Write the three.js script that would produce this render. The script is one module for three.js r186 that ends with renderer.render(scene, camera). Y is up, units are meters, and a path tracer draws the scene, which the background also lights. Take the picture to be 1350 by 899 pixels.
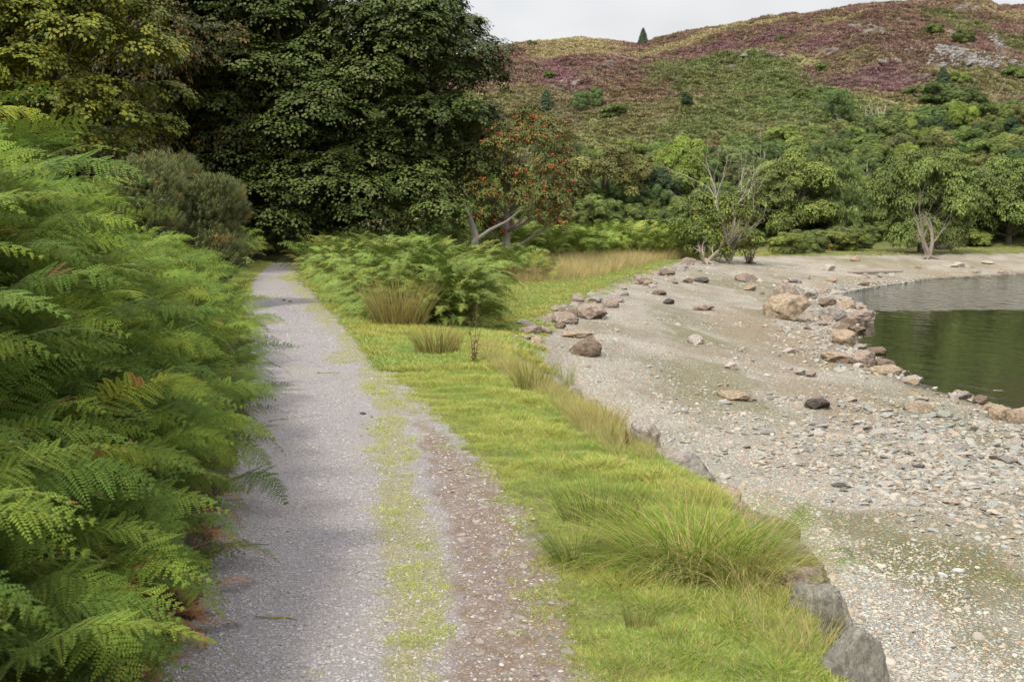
import * as THREE from 'three';
import { createNoise2D, createNoise3D } from 'simplex-noise';
import { mergeVertices } from 'three/addons/utils/BufferGeometryUtils.js';

// ---------------------------------------------------------------- camera
const F = 1500, CX = 675, CY = 449.5, EYE = 1.65, PITCH = Math.atan(149.5 / F);
const scene = new THREE.Scene();
const camera = new THREE.PerspectiveCamera(2 * Math.atan(CY / F) * 180 / Math.PI, 1350 / 899, 0.1, 1500);
camera.position.set(0, EYE, 0);
camera.rotation.x = -PITCH;
camera.focus = 8;
camera.userData.fStop = 7;

// ---------------------------------------------------------------- randomness
function rngOf(seed) {
  let s = (seed * 2654435761) >>> 0;
  return () => { s = (s + 0x6d2b79f5) | 0; let t = Math.imul(s ^ (s >>> 15), 1 | s); t = (t + Math.imul(t ^ (t >>> 7), 61 | t)) ^ t; return ((t ^ (t >>> 14)) >>> 0) / 4294967296; };
}
const n2 = createNoise2D(rngOf(11)), n3 = createNoise3D(rngOf(12));
const clamp = (x, a = 0, b = 1) => Math.min(b, Math.max(a, x));
const lerp = (a, b, t) => a + (b - a) * t;
const sst = (a, b, x) => { const t = clamp((x - a) / (b - a)); return t * t * (3 - 2 * t); };
const fbm = (x, y, o = 4) => { let s = 0, a = 0.5; for (let i = 0; i < o; i++) { s += a * n2(x, y); x = x * 2.03 + 17.1; y = y * 2.03 - 9.7; a *= 0.5; } return s; };
const V = (x, y, z) => new THREE.Vector3(x, y, z);

// ---------------------------------------------------------------- sky: bright overcast, and the hazy sun behind it
const SUN = V(-0.4, 0.8, 0.38).normalize();
{
  const W = 1024, Hh = 512, data = new Float32Array(W * Hh * 4);
  for (let r = 0; r < Hh; r++) {
    const el = ((r + 0.5) / Hh - 0.5) * Math.PI, sy = Math.sin(el);
    for (let c = 0; c < W; c++) {
      const az = ((c + 0.5) / W - 0.5) * 2 * Math.PI, x = Math.cos(az) * Math.cos(el), z = Math.sin(az) * Math.cos(el);
      const up = Math.max(0, sy), k = 1 / (up + 0.22);
      const cl = 0.5 * n3(x * k * 1.3, z * k * 1.3, 3.1) + 0.3 * n3(x * k * 3, z * k * 3, 8.2) + 0.12 * n3(x * k * 7, z * k * 7, 1.2);
      const glow = Math.exp(-(1 - (x * SUN.x + sy * SUN.y + z * SUN.z)) * 5);
      let L = 0.5 * (1 + 2.0 * up) * (1 + 0.19 * cl) * (1 + 0.25 * glow);
      if (sy < 0) L *= 0.5;
      const i = (r * W + c) * 4, cool = 0.5 - 0.5 * cl;
      data[i] = L * (0.985 - 0.02 * cool); data[i + 1] = L * 0.992; data[i + 2] = L * (1.005 + 0.015 * cool); data[i + 3] = 1;
    }
  }
  const t = new THREE.DataTexture(data, W, Hh, THREE.RGBAFormat, THREE.FloatType);
  t.mapping = THREE.EquirectangularReflectionMapping; t.magFilter = THREE.LinearFilter; t.needsUpdate = true;
  scene.background = t; scene.environment = t;
}
const sun = new THREE.DirectionalLight(new THREE.Color(1, 0.95, 0.82), 3.3);
sun.position.copy(SUN.clone().multiplyScalar(120)); sun.target.position.set(0, 0, -30);
sun.castShadow = true; sun.shadow.radius = 12; sun.shadow.mapSize.set(2048, 2048);
Object.assign(sun.shadow.camera, { left: -90, right: 90, top: 90, bottom: -90, near: 1, far: 300 });
scene.add(sun, sun.target);
const renderer = new THREE.WebGLRenderer({ antialias: true });
renderer.toneMapping = THREE.LinearToneMapping;
renderer.toneMappingExposure = 1.25;
renderer.shadowMap.enabled = true;

// ---------------------------------------------------------------- object helpers
const taken = new Map();
function numbered(name) { const k = taken.get(name) ?? 0; taken.set(name, k + 1); return k ? name + '_' + String(k).padStart(3, '0') : name; }
function tag(o, label, category, group, kind) {
  if (label) o.userData.label = label; if (category) o.userData.category = category; if (group) o.userData.group = group; if (kind) o.userData.kind = kind; return o;
}
function shade(o) { o.castShadow = true; o.receiveShadow = true; return o; }
function mesh(name, geo, mat, parent) { const m = shade(new THREE.Mesh(geo, mat)); m.name = parent ? name : numbered(name); (parent || scene).add(m); return m; }
function group(name, pos, label, category, grp) { const g = new THREE.Group(); g.name = numbered(name); g.position.copy(pos); scene.add(g); return tag(g, label, category, grp); }
// copies of one geometry: list of {p, q|ry, s, c}
const _m = new THREE.Matrix4(), _q = new THREE.Quaternion(), _s = V(1, 1, 1), _c = new THREE.Color(), _e = new THREE.Euler();
function copies(name, geo, mat, list, parent, origin) {
  const im = shade(new THREE.InstancedMesh(geo, mat, list.length));
  list.forEach((it, i) => {
    if (it.q) _q.copy(it.q); else _q.setFromEuler(_e.set(it.rx || 0, it.ry || 0, it.rz || 0, 'YXZ'));
    if (typeof it.s === 'number') _s.setScalar(it.s); else _s.copy(it.s);
    _m.compose(origin ? it.p.clone().sub(origin) : it.p, _q, _s); im.setMatrixAt(i, _m);
    if (it.c) im.setColorAt(i, _c.setRGB(it.c[0], it.c[1], it.c[2]));
  });
  im.name = parent ? name : numbered(name); im.userData.kind = 'stuff'; (parent || scene).add(im); return im;
}
// triangle soup with colours
class Soup {
  constructor() { this.p = []; this.c = []; }
  tri(a, b, d, c) { const p = this.p, k = this.c; p.push(a[0], a[1], a[2], b[0], b[1], b[2], d[0], d[1], d[2]); for (let i = 0; i < 3; i++) k.push(c[0], c[1], c[2]); }
  quad(a, b, d, e, c) { this.tri(a, b, d, c); this.tri(a, d, e, c); }
  geo() { const g = new THREE.BufferGeometry(); g.setAttribute('position', new THREE.BufferAttribute(new Float32Array(this.p), 3)); g.setAttribute('color', new THREE.BufferAttribute(new Float32Array(this.c), 3)); return g; }
}
const add3 = (a, b, k = 1) => [a[0] + b[0] * k, a[1] + b[1] * k, a[2] + b[2] * k];
const nrm3 = (a) => { const l = Math.hypot(a[0], a[1], a[2]) || 1; return [a[0] / l, a[1] / l, a[2] / l]; };
const crs = (a, b) => [a[1] * b[2] - a[2] * b[1], a[2] * b[0] - a[0] * b[2], a[0] * b[1] - a[1] * b[0]];
const mul = (c, k) => [c[0] * k, c[1] * k, c[2] * k];
// tapered tube through points [x,y,z,r] into a soup
function tube(S, pts, sides, c) {
  let prev = null;
  for (let i = 0; i < pts.length; i++) {
    const a = pts[Math.max(0, i - 1)], b = pts[Math.min(pts.length - 1, i + 1)], t = nrm3([b[0] - a[0], b[1] - a[1], b[2] - a[2]]);
    const u = nrm3(crs(t, Math.abs(t[1]) > 0.9 ? [1, 0, 0] : [0, 1, 0])), w = crs(t, u), ring = [];
    for (let k = 0; k < sides; k++) { const an = k / sides * 2 * Math.PI; ring.push(add3(add3(pts[i], u, Math.cos(an) * pts[i][3]), w, Math.sin(an) * pts[i][3])); }
    if (prev) for (let k = 0; k < sides; k++) { const n = (k + 1) % sides, cc = mul(c, 0.88 + 0.24 * Math.abs(Math.sin(i * 12.9 + k * 7.7))); S.quad(prev[k], prev[n], ring[n], ring[k], cc); }
    prev = ring;
  }
}

// ---------------------------------------------------------------- pixels to rays, curves on the ground
const cp = Math.cos(PITCH), sp = Math.sin(PITCH);
function ray(px, py) { const x = (px - CX) / F, y = (CY - py) / F; return [x, y * cp - sp, -cp - y * sp]; }
function onPlane(px, py, h) { const r = ray(px, py), t = (h - EYE) / r[1]; return [r[0] * t, -r[2] * t]; } // [x, d]
function curve(pix, before = [], after = []) {
  const pts = [...before, ...pix.map(([px, py, h = 0]) => onPlane(px, py, h)), ...after].map(([x, d]) => [d, x]).sort((a, b) => a[0] - b[0]);
  return (d) => {
    if (d <= pts[0][0]) return pts[0][1];
    for (let i = 1; i < pts.length; i++) if (d <= pts[i][0]) { const t = (d - pts[i - 1][0]) / (pts[i][0] - pts[i - 1][0]); return lerp(pts[i - 1][1], pts[i][1], t); }
    return pts[pts.length - 1][1];
  };
}
function smoothCurve(f, w = 1.2) {
  const g = rawSmooth(f, w), T = new Float64Array(2901); for (let i = 0; i <= 2900; i++) T[i] = g(-40 + i * 0.1); // tabulated every 10 cm
  return (d) => { const q = clamp((d + 40) * 10, 0, 2899.999), i = q | 0; return T[i] + (T[i + 1] - T[i]) * (q - i); };
}
function rawSmooth(f, w) { return (d) => { const k = w * (0.3 + Math.abs(d) * 0.03); return (f(d - k) + 2 * f(d - k / 2) + 2 * f(d) + 2 * f(d + k / 2) + f(d + k)) / 8; }; }
const WATER = -1.6;
const pathL = smoothCurve(curve([[205, 899], [262, 800], [283, 700], [308, 600], [336, 500], [332, 440], [318, 400], [322, 370], [352, 345], [378, 334]], [[-1.3, -30]], [[-14, 90], [-8, 130]]));
const pathR = smoothCurve(curve([[772, 899], [745, 800], [715, 700], [632, 600], [530, 500], [476, 440], [436, 400], [397, 370], [394, 345], [400, 334]], [[0.3, -30]], [[-12, 90], [-6, 130]]));
const vergeR = smoothCurve(curve([[1085, 880], [1048, 800], [990, 720], [930, 640], [862, 600], [820, 575], [778, 540], [690, 490], [650, 468], [640, 440, -0.2],
  [690, 420, -0.5], [770, 385, -0.5], [880, 347, -0.5], [950, 343, -0.8]], [[1.2, -30]], [[20, 87], [30, 92], [44, 97], [70, 103], [110, 112], [400, 165]]));
const waterX = smoothCurve(curve([[1350, 545, WATER], [1290, 528, WATER], [1230, 515, WATER], [1190, 492, WATER], [1140, 462, WATER], [1128, 438, WATER], [1150, 412, WATER], [1105, 388, WATER], [1170, 376, WATER], [1240, 367, WATER], [1350, 361, WATER]],
  [[18, -30], [13, 8], [10.3, 15]], [[70, 90], [160, 102], [500, 130]]), 0.5);
const ragR = (d) => pathR(d) + 0.13 * fbm(d * 1.1, 31) + 0.06 * fbm(d * 5, 33), ragL = (d) => pathL(d) + 0.1 * fbm(d * 1.3, 35); // the frayed edges of the gravel
// skyline of the hill: pixel x to tangent of elevation
const ridgeTab = [[-400, 110], [0, 100], [300, 95], [500, 86], [600, 76], [640, 66], [700, 56], [760, 52], [810, 56], [835, 60], [870, 52], [910, 42], [960, 31], [1020, 21], [1100, 11], [1180, 4], [1240, 3], [1275, 2], [1292, 11], [1320, 9], [1360, 11], [1500, 30], [2000, 80]];
function ridgeTan(a) { // a = x/d
  const px = CX + a * F * 0.985;
  let y = ridgeTab[ridgeTab.length - 1][1];
  if (px <= ridgeTab[0][0]) y = ridgeTab[0][1]; else for (let i = 1; i < ridgeTab.length; i++) if (px <= ridgeTab[i][0]) { const t = (px - ridgeTab[i - 1][0]) / (ridgeTab[i][0] - ridgeTab[i - 1][0]); y = lerp(ridgeTab[i - 1][1], ridgeTab[i][1], t); break; }
  const r = ray(px, y); return r[1] / -r[2];
}
function hillS(x, d) { return clamp((d - 108) / (400 - 108), -1, 1.6); }
function H(x, z) {
  const d = -z, pl = pathL(d), pr = pathR(d), vr = vergeR(d), wx = waterX(d);
  let h;
  const low = lerp(0, -0.45, sst(13, 26, d)); // the grass flat beside the shore lies lower than the path
  const land = lerp(0, low, sst(pr + 0.3, pr + 3.5, x));
  if (x < pl) {
    const q = pl - x; h = 0.5 * sst(0, 1.6, q) + 0.1 * Math.max(0, q - 0.6) * sst(0.6, 3, q);
    h = Math.min(h, 5 + q * 0.02);
  } else h = land;
  const e = x - vr;
  if (e > 0 && d < 160) {
    const near = 1 - sst(13, 21, d), w = lerp(2.2, 0.38, near), S = lerp(0.16, 0.72, near), toe = land - S;
    const t = clamp((e - w) / Math.max(2, wx - vr - w), 0, 1);
    let b = land - S * sst(0, w, e);
    if (e > w) b = x < wx ? lerp(toe, WATER, Math.pow(t, 0.85)) : WATER - 0.16 * (x - wx);
    b = Math.max(b, WATER - 3);
    b += 0.05 * n2(x * 0.7, d * 0.7) * sst(0, 1, e) + 0.09 * n2(x * 0.16 + 4, d * 0.16) * sst(1, 3, e) * (1 - sst(0.75, 0.95, t));
    h = b;
  } else h += 0.012 * n2(x * 2.2, d * 2.2) * (x > pl && x < pr ? 0.6 : 1.6);
  // the land climbs gently toward the wood and then the hill
  h += sst(85, 130, d) * sst(-8, 6, d - 92 - Math.max(0, x) * 0.18) * 0.6;
  const s = hillS(x, d);
  if (s > 0) {
    const a = x / d, R = ridgeTan(a) * 400 + EYE, up = s <= 1 ? s : 1 - (s - 1) * 0.7;
    const mask = sst(0, 0.12, s) * (1 - 0.75 * sst(0.75, 1, s));
    h = h * (1 - sst(0, 0.1, s)) + up * R;
    h += mask * (3.4 * n2(x * 0.014, d * 0.014) + 1.8 * n2(x * 0.04, d * 0.04 + 7) + 0.7 * n2(x * 0.11, d * 0.11)) + sst(0, 0.1, s) * 0.35 * n2(x * 0.3, d * 0.3);
  }
  return h;
}
function cast(px, py) {
  const r = ray(px, py); let t = 2, pt = 2;
  for (; t < 700; t *= 1.006) { if (EYE + r[1] * t <= H(r[0] * t, r[2] * t)) break; pt = t; }
  if (t >= 700) return null;
  for (let i = 0; i < 14; i++) { const m = (t + pt) / 2; if (EYE + r[1] * m <= H(r[0] * m, r[2] * m)) t = m; else pt = m; }
  const x = r[0] * t, z = r[2] * t; return V(x, H(x, z), z);
}
const ground = (x, z, dy = 0) => V(x, H(x, z) + dy, z);

// ---------------------------------------------------------------- textures
function tex(size, f, srgb, rep = 1) { // f(u,v) -> [r,g,b] 0..1
  const d = new Uint8Array(size * size * 4);
  for (let y = 0; y < size; y++) for (let x = 0; x < size; x++) { const c = f(x / size, y / size), i = (y * size + x) * 4; d[i] = clamp(c[0]) * 255; d[i + 1] = clamp(c[1]) * 255; d[i + 2] = clamp(c[2]) * 255; d[i + 3] = 255; }
  const t = new THREE.DataTexture(d, size, size); t.wrapS = t.wrapT = THREE.RepeatWrapping; t.magFilter = THREE.LinearFilter; t.minFilter = THREE.LinearMipmapLinearFilter; if (srgb) t.colorSpace = THREE.SRGBColorSpace; t.repeat.set(rep, rep); t.needsUpdate = true; return t;
}
// tiling cellular stones: returns {edge 0..1, id, second id}
function cells(n, seed) {
  const R = rngOf(seed), px = new Float32Array(n * n), py = new Float32Array(n * n), id = new Float32Array(n * n), id2 = new Float32Array(n * n);
  for (let i = 0; i < n * n; i++) { px[i] = R(); py[i] = R(); id[i] = R(); id2[i] = R(); }
  return (u, v) => {
    const x = u * n, y = v * n, ix = Math.floor(x), iy = Math.floor(y); let d1 = 9, d2 = 9, k = 0;
    for (let j = -1; j <= 1; j++) for (let i = -1; i <= 1; i++) {
      const cx = ix + i, cy = iy + j, q = ((cy + n) % n) * n + (cx + n) % n, w = 0.75 + 0.6 * id2[q], dd = Math.hypot(cx + px[q] - x, cy + py[q] - y) * w;
      if (dd < d1) { d2 = d1; d1 = dd; k = q; } else if (dd < d2) d2 = dd;
    }
    return [d2 - d1, id[k], id2[k]];
  };
}
const perN = (u, v, f, s) => { const a = u * 2 * Math.PI, b = v * 2 * Math.PI, r = f / (2 * Math.PI); return n3(Math.cos(a) * r + s, Math.sin(a) * r, Math.cos(b) * r) * 0.6 + n3(Math.sin(b) * r, Math.cos(a) * r + s, Math.sin(a) * r) * 0.4; };
function stoneTex(size, n1, nn, seed, tint) {
  const a = cells(n1, seed), b = cells(nn, seed + 1);
  const C = (u, v) => {
    const A = a(u, v), B = b(u, v), big = A[1] > 0.72, s = big ? A : B, e = clamp(s[0] * 5);
    const t = tint(s[1], s[2]), g = 0.72 + 0.28 * e; return [t[0] * g, t[1] * g, t[2] * g];
  };
  const Bm = (u, v) => { const A = a(u, v), B = b(u, v), big = A[1] > 0.72; const h = big ? 0.35 + 0.65 * clamp(A[0] * 3) : 0.5 * clamp(B[0] * 3) * (0.5 + B[2] * 0.5); return [h, h, h]; };
  return [tex(size, C, true), tex(size, Bm, false)];
}
const [gravelMap, gravelBump] = stoneTex(1024, 44, 110, 21, (i, j) => { const k = 0.8 + 0.2 * i; return [k * (0.97 + 0.03 * j), k * 0.965, k * (0.99 - 0.03 * j)]; });
const [beachMap, beachBump] = stoneTex(1024, 52, 150, 31, (i, j) => { const k = 0.68 + 0.3 * i; return j < 0.3 ? [k * 0.9, k * 0.95, k * 0.96] : j > 0.85 ? [k, k * 0.86, k * 0.76] : [k, k * 0.95, k * 0.9]; });
const soilMap = tex(512, (u, v) => { const k = 0.78 + 0.16 * perN(u, v, 18, 1) + 0.16 * perN(u, v, 60, 2) + 0.1 * perN(u, v, 150, 3); return [k, k, k]; }, true);
const soilBump = tex(512, (u, v) => { const k = 0.5 + 0.25 * perN(u, v, 30, 4) + 0.25 * perN(u, v, 90, 5); return [k, k, k]; });
const rockMap = tex(512, (u, v) => { const k = 0.8 + 0.17 * perN(u, v, 8, 6) + 0.14 * perN(u, v, 30, 7) + 0.12 * perN(u, v, 90, 8), l = sst(0.25, 0.5, perN(u, v, 14, 9) + 0.4 * perN(u, v, 50, 3)); return [lerp(k, 0.97, l * 0.5), lerp(k * 0.97, 0.96, l * 0.5), lerp(k * 0.95, 0.9, l * 0.5)]; }, true);
const rockBump = tex(512, (u, v) => { const k = 0.5 + 0.25 * perN(u, v, 12, 10) + 0.2 * perN(u, v, 40, 11) + 0.12 * perN(u, v, 110, 12); return [k, k, k]; });
const withRep = (t, r) => { const c = t.clone(); c.repeat.set(r, r); c.needsUpdate = true; return c; };
const std = (o) => new THREE.MeshStandardMaterial({ roughness: 1, vertexColors: true, ...o });
const M = {
  path: std({ map: withRep(gravelMap, 1 / 0.85), bumpMap: withRep(gravelBump, 1 / 0.85), bumpScale: 0.006, roughness: 0.95 }),
  beach: std({ map: withRep(beachMap, 1 / 1.7), bumpMap: withRep(beachBump, 1 / 1.7), bumpScale: 0.025, roughness: 0.95 }),
  soil: std({ map: withRep(soilMap, 1 / 2.2), bumpMap: withRep(soilBump, 1 / 2.2), bumpScale: 0.03 }),
  hill: std({ map: withRep(soilMap, 1 / 14), bumpMap: withRep(soilBump, 1 / 9), bumpScale: 0.5 }),
  rock: new THREE.MeshStandardMaterial({ roughness: 0.92, map: rockMap, bumpMap: rockBump, bumpScale: 0.03 }),
  stone: new THREE.MeshStandardMaterial({ roughness: 0.9 }),
  leaf: new THREE.MeshPhysicalMaterial({ roughness: 0.6, vertexColors: true, side: THREE.DoubleSide, specularIntensity: 0.5 }),
  farLeaf: std({ roughness: 0.9, side: THREE.DoubleSide }),
  fern: new THREE.MeshPhysicalMaterial({ roughness: 1, vertexColors: true, transmission: 0.35, thickness: 0, side: THREE.DoubleSide, specularIntensity: 0.15 }),
  fernFar: std({ roughness: 0.85, side: THREE.DoubleSide }),
  grass: new THREE.MeshPhysicalMaterial({ roughness: 1, vertexColors: true, transmission: 0.35, thickness: 0, side: THREE.DoubleSide, specularIntensity: 0.15 }),
  dry: std({ roughness: 0.95, side: THREE.DoubleSide }),
  bark: std({ roughness: 0.95 }),
};

// ---------------------------------------------------------------- ground colours, all belonging to world places
const mix = (a, b, t) => [lerp(a[0], b[0], t), lerp(a[1], b[1], t), lerp(a[2], b[2], t)];
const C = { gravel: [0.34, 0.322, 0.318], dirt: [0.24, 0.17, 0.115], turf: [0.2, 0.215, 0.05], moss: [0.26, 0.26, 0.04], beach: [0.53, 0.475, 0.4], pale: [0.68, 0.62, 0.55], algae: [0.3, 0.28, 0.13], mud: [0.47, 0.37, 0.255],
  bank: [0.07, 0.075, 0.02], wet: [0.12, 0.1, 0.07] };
function dirtMask(x, d) { // the worn strip beside the gravel
  const c = pathR(d) - 0.25 - 0.05 * n2(d * 0.9, 3), w = 0.2 * (1 - sst(6.4, 9.5, d)) + 0.04; return (1 - sst(w * 0.75, w * 1.2, Math.abs(x > c ? (x - c) * 0.55 : x - c) + 0.1 * fbm(x * 3, d * 3))) * (1 - sst(8.5, 11, d));
}
const mossSpots = [[340, 392, 26, 1.6], [372, 366, 22, 2.2], [345, 352, 20, 3], [385, 345, 14, 4], [420, 405, 22, 1.4], [452, 470, 26, 1], [355, 425, 14, 1], [500, 505, 24, 0.8]].map(([px, py, rx, rd]) => { const [x, d] = onPlane(px, py, 0); return [x, d, rx * d / F, rd]; }); // grass patches in the gravel
function mossMask(x, d) { // grass and moss growing into the gravel
  const pl = pathL(d), pr = pathR(d), f = (x - pl) / Math.max(0.1, pr - pl), n = fbm(x * 1.6, d * 0.7 + 5) + 0.5 * fbm(x * 6, d * 4);
  const strip = Math.exp(-(((f - lerp(0.61, 0.8, sst(7, 11, d))) / 0.11) ** 2)) * 1.0 * (1 - 0.3 * sst(10, 14, d)), edges = sst(0.22, 0, f) * 0.4 + sst(0.75, 1.0, f) * 0.5 * sst(7, 11, d);
  let spots = 0; for (const s of mossSpots) spots = Math.max(spots, sst(1.4, 0.3, ((x - s[0]) / s[2]) ** 2 + ((d - s[1]) / s[3]) ** 2 + n * 0.8));
  return clamp(strip * 1.05 + edges + spots * 0.75 + n * 0.75 - 0.08) * (1 - 0.9 * dirtMask(x, d));
}
function beachAlgae(x, d) { const e = x - vergeR(d); return clamp(sst(-0.1, 0.42, fbm(x * 0.2 + 3, d * 0.12 + 1, 3) + 0.35 * fbm(x * 1.3, d * 1.3, 2) + 0.16 * sst(1.5, 3, e) * (1 - sst(10, 16, d)))); }
function pathColor(x, d) {
  let c = mix(C.gravel, [0.38, 0.35, 0.33], clamp(0.5 + fbm(x * 0.8, d * 0.5)));
  c = mix(c, C.dirt, dirtMask(x, d) * clamp(0.75 + 0.5 * fbm(x * 7, d * 7)));
  return mix(c, [0.32, 0.3, 0.09], sst(0.3, 0.8, mossMask(x, d)) * 0.6);
}
const beachBlobs = []; // greenish silt and pale sand, set at their places on the shore
function beachBlob(px, py, rx, ry, c, k) { const p = cast(px, py), q = cast(px, py + 6), al = Math.abs(p.z - q.z) / 6; beachBlobs.push({ x: p.x, d: -p.z, rx: rx * -p.z / F, rd: ry * al, c, k }); }
for (const b of [[1240, 740, 150, 50, 'algae', 0.95], [1130, 700, 60, 30, 'algae', 0.6], [1330, 860, 60, 60, 'algae', 0.5], [950, 500, 70, 50, 'algae', 0.55], [900, 440, 70, 22, 'algae', 0.6], [1020, 440, 80, 30, 'mud', 0.8], [1100, 520, 90, 30, 'mud', 0.7], [1000, 380, 80, 12, 'algae', 0.5],
  [1250, 560, 80, 24, 'algae', 0.5], [800, 480, 60, 30, 'pale', 0.8], [860, 540, 70, 30, 'pale', 0.8], [1080, 640, 110, 30, 'pale', 0.9], [980, 590, 80, 26, 'pale', 0.7], [830, 420, 50, 14, 'pale', 0.7], [1060, 350, 60, 8, 'pale', 0.6], [1150, 345, 60, 6, 'algae', 0.5], [1200, 356, 60, 5, 'mud', 0.6]]) beachBlob(b[0], b[1], b[2], b[3], C[b[4]], b[5]);
function beachColor(x, d) {
  const e = x - vergeR(d), n = fbm(x * 0.35, d * 0.25, 3);
  let c = mix(C.beach, C.pale, clamp(0.5 + n * 1.4));
  c = mix(c, C.mud, sst(0.05, 0.4, fbm(x * 0.22 + 9, d * 0.15, 3)) * 0.75 * sst(2.5, 5, e));
  if (d < 16) c = mix(c, [0.65, 0.62, 0.57], (1 - sst(1.2, 2.6, e + n)) * 0.7);
  c = mix(c, C.algae, beachAlgae(x, d) * 0.45 * sst(0.8, 2, e));
  const wob = fbm(x * 0.5, d * 0.4, 3) * 1.1 + 0.5 * fbm(x * 2.5, d * 2, 2);
  for (const b of beachBlobs) { const q = ((x - b.x) / b.rx) ** 2 + ((d - b.d) / b.rd) ** 2; if (q < 3) { const k = b.k * sst(1.3, 0.4, q + wob); if (k > 0) c = mix(c, b.c, k); } }
  const toW = waterX(d) - x; if (toW < 0.9 + 0.5 * n) c = mix(c, C.wet, 1 - sst(0, 0.9 + 0.5 * n, toW));
  if (e < 1.0 && d > 15) c = mix(C.turf, c, sst(0, 1.0, e + 0.5 * fbm(x * 1.5, d * 1.5)));
  return c;
}
function vergeColor(x, d) {
  const n = fbm(x * 0.8, d * 0.8);
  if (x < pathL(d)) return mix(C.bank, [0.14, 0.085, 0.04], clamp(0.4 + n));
  return mix(C.turf, [0.2, 0.19, 0.05], clamp(0.4 + n));
}
// hill colours, blobs set at places on the slope
const hillBlobs = [];
function blob(px, py, rx, ry, c, k) { const p = cast(px, py), q = cast(px, py + 4); if (!p) return; const D = -p.z, along = q ? Math.max(0.4, Math.abs(p.z - q.z) / 4) : 2.5; hillBlobs.push({ x: p.x, d: D, rx: rx * D / F, rd: Math.min(90, ry * along), c, k }); }
const HC = { heather: [0.225, 0.138, 0.112], purple: [0.3, 0.15, 0.2], pink: [0.285, 0.165, 0.15], green: [0.2, 0.205, 0.075], olive: [0.225, 0.19, 0.085], tan: [0.44, 0.39, 0.2], rust: [0.22, 0.145, 0.085], bracken: [0.165, 0.21, 0.065], rock: [0.26, 0.24, 0.22] };
for (const b of [[1065, 60, 40, 8, 'purple', 0.6], [1150, 105, 60, 8, 'purple', 0.55], [1185, 118, 40, 7, 'purple', 0.45], [1015, 45, 50, 10, 'purple', 0.5], [950, 62, 40, 8, 'purple', 0.55], [735, 108, 26, 8, 'purple', 0.6],
  [1040, 95, 60, 8, 'purple', 0.5], [1210, 65, 50, 12, 'heather', 0.8], [1170, 50, 60, 16, 'heather', 0.7], [720, 75, 90, 12, 'pink', 0.8], [790, 68, 60, 10, 'pink', 0.7], [900, 85, 50, 14, 'heather', 0.7], [860, 110, 50, 10, 'rust', 0.7],
  [760, 73, 60, 3, 'tan', 0.8], [880, 62, 60, 3.5, 'tan', 0.8], [930, 48, 60, 3, 'tan', 0.8], [1010, 30, 60, 3, 'tan', 0.75], [1110, 25, 40, 5, 'tan', 0.6], [1060, 82, 16, 10, 'tan', 0.8], [1330, 20, 40, 8, 'tan', 0.5],
  [980, 120, 90, 14, 'bracken', 0.8], [940, 105, 40, 10, 'green', 0.7], [1050, 135, 50, 10, 'bracken', 0.7], [880, 132, 60, 8, 'green', 0.7], [1180, 140, 40, 8, 'tan', 0.5], [1280, 40, 30, 14, 'bracken', 0.6], [1250, 25, 40, 10, 'green', 0.5],
  [830, 160, 60, 14, 'olive', 0.7], [760, 165, 60, 16, 'green', 0.6], [930, 160, 60, 12, 'bracken', 0.6], [960, 200, 30, 10, 'rust', 0.6], [690, 95, 40, 8, 'heather', 0.6]]) blob(b[0], b[1], b[2], b[3], HC[b[4]], b[5]);
function hillColor(x, d) {
  const s = hillS(x, d), n = fbm(x * 0.018, d * 0.012, 4), m = fbm(x * 0.07 + 5, d * 0.05, 3), f = fbm(x * 0.4, d * 0.3, 2);
  let c = mix(HC.green, HC.heather, sst(0.22, 0.5, s + n * 0.35));
  c = mix(c, HC.pink, sst(0.1, 0.5, m) * 0.7 * sst(0.35, 0.6, s)); c = mix(c, HC.olive, sst(0.05, 0.45, -m) * 0.7);
  c = mix(c, HC.tan, sst(0.16, 0.02, Math.abs(m + f * 0.4)) * 0.35);
  for (const b of hillBlobs) { const q = ((x - b.x) / b.rx) ** 2 + ((d - b.d) / b.rd) ** 2; if (q < 4) { const k = b.k * sst(1.5, 0.3, q + n * 1.4 + f * 1.0 + m * 0.8); if (k > 0) c = mix(c, b.c, k); } }
  return mul(c, 1 + f * 0.35);
}

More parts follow.
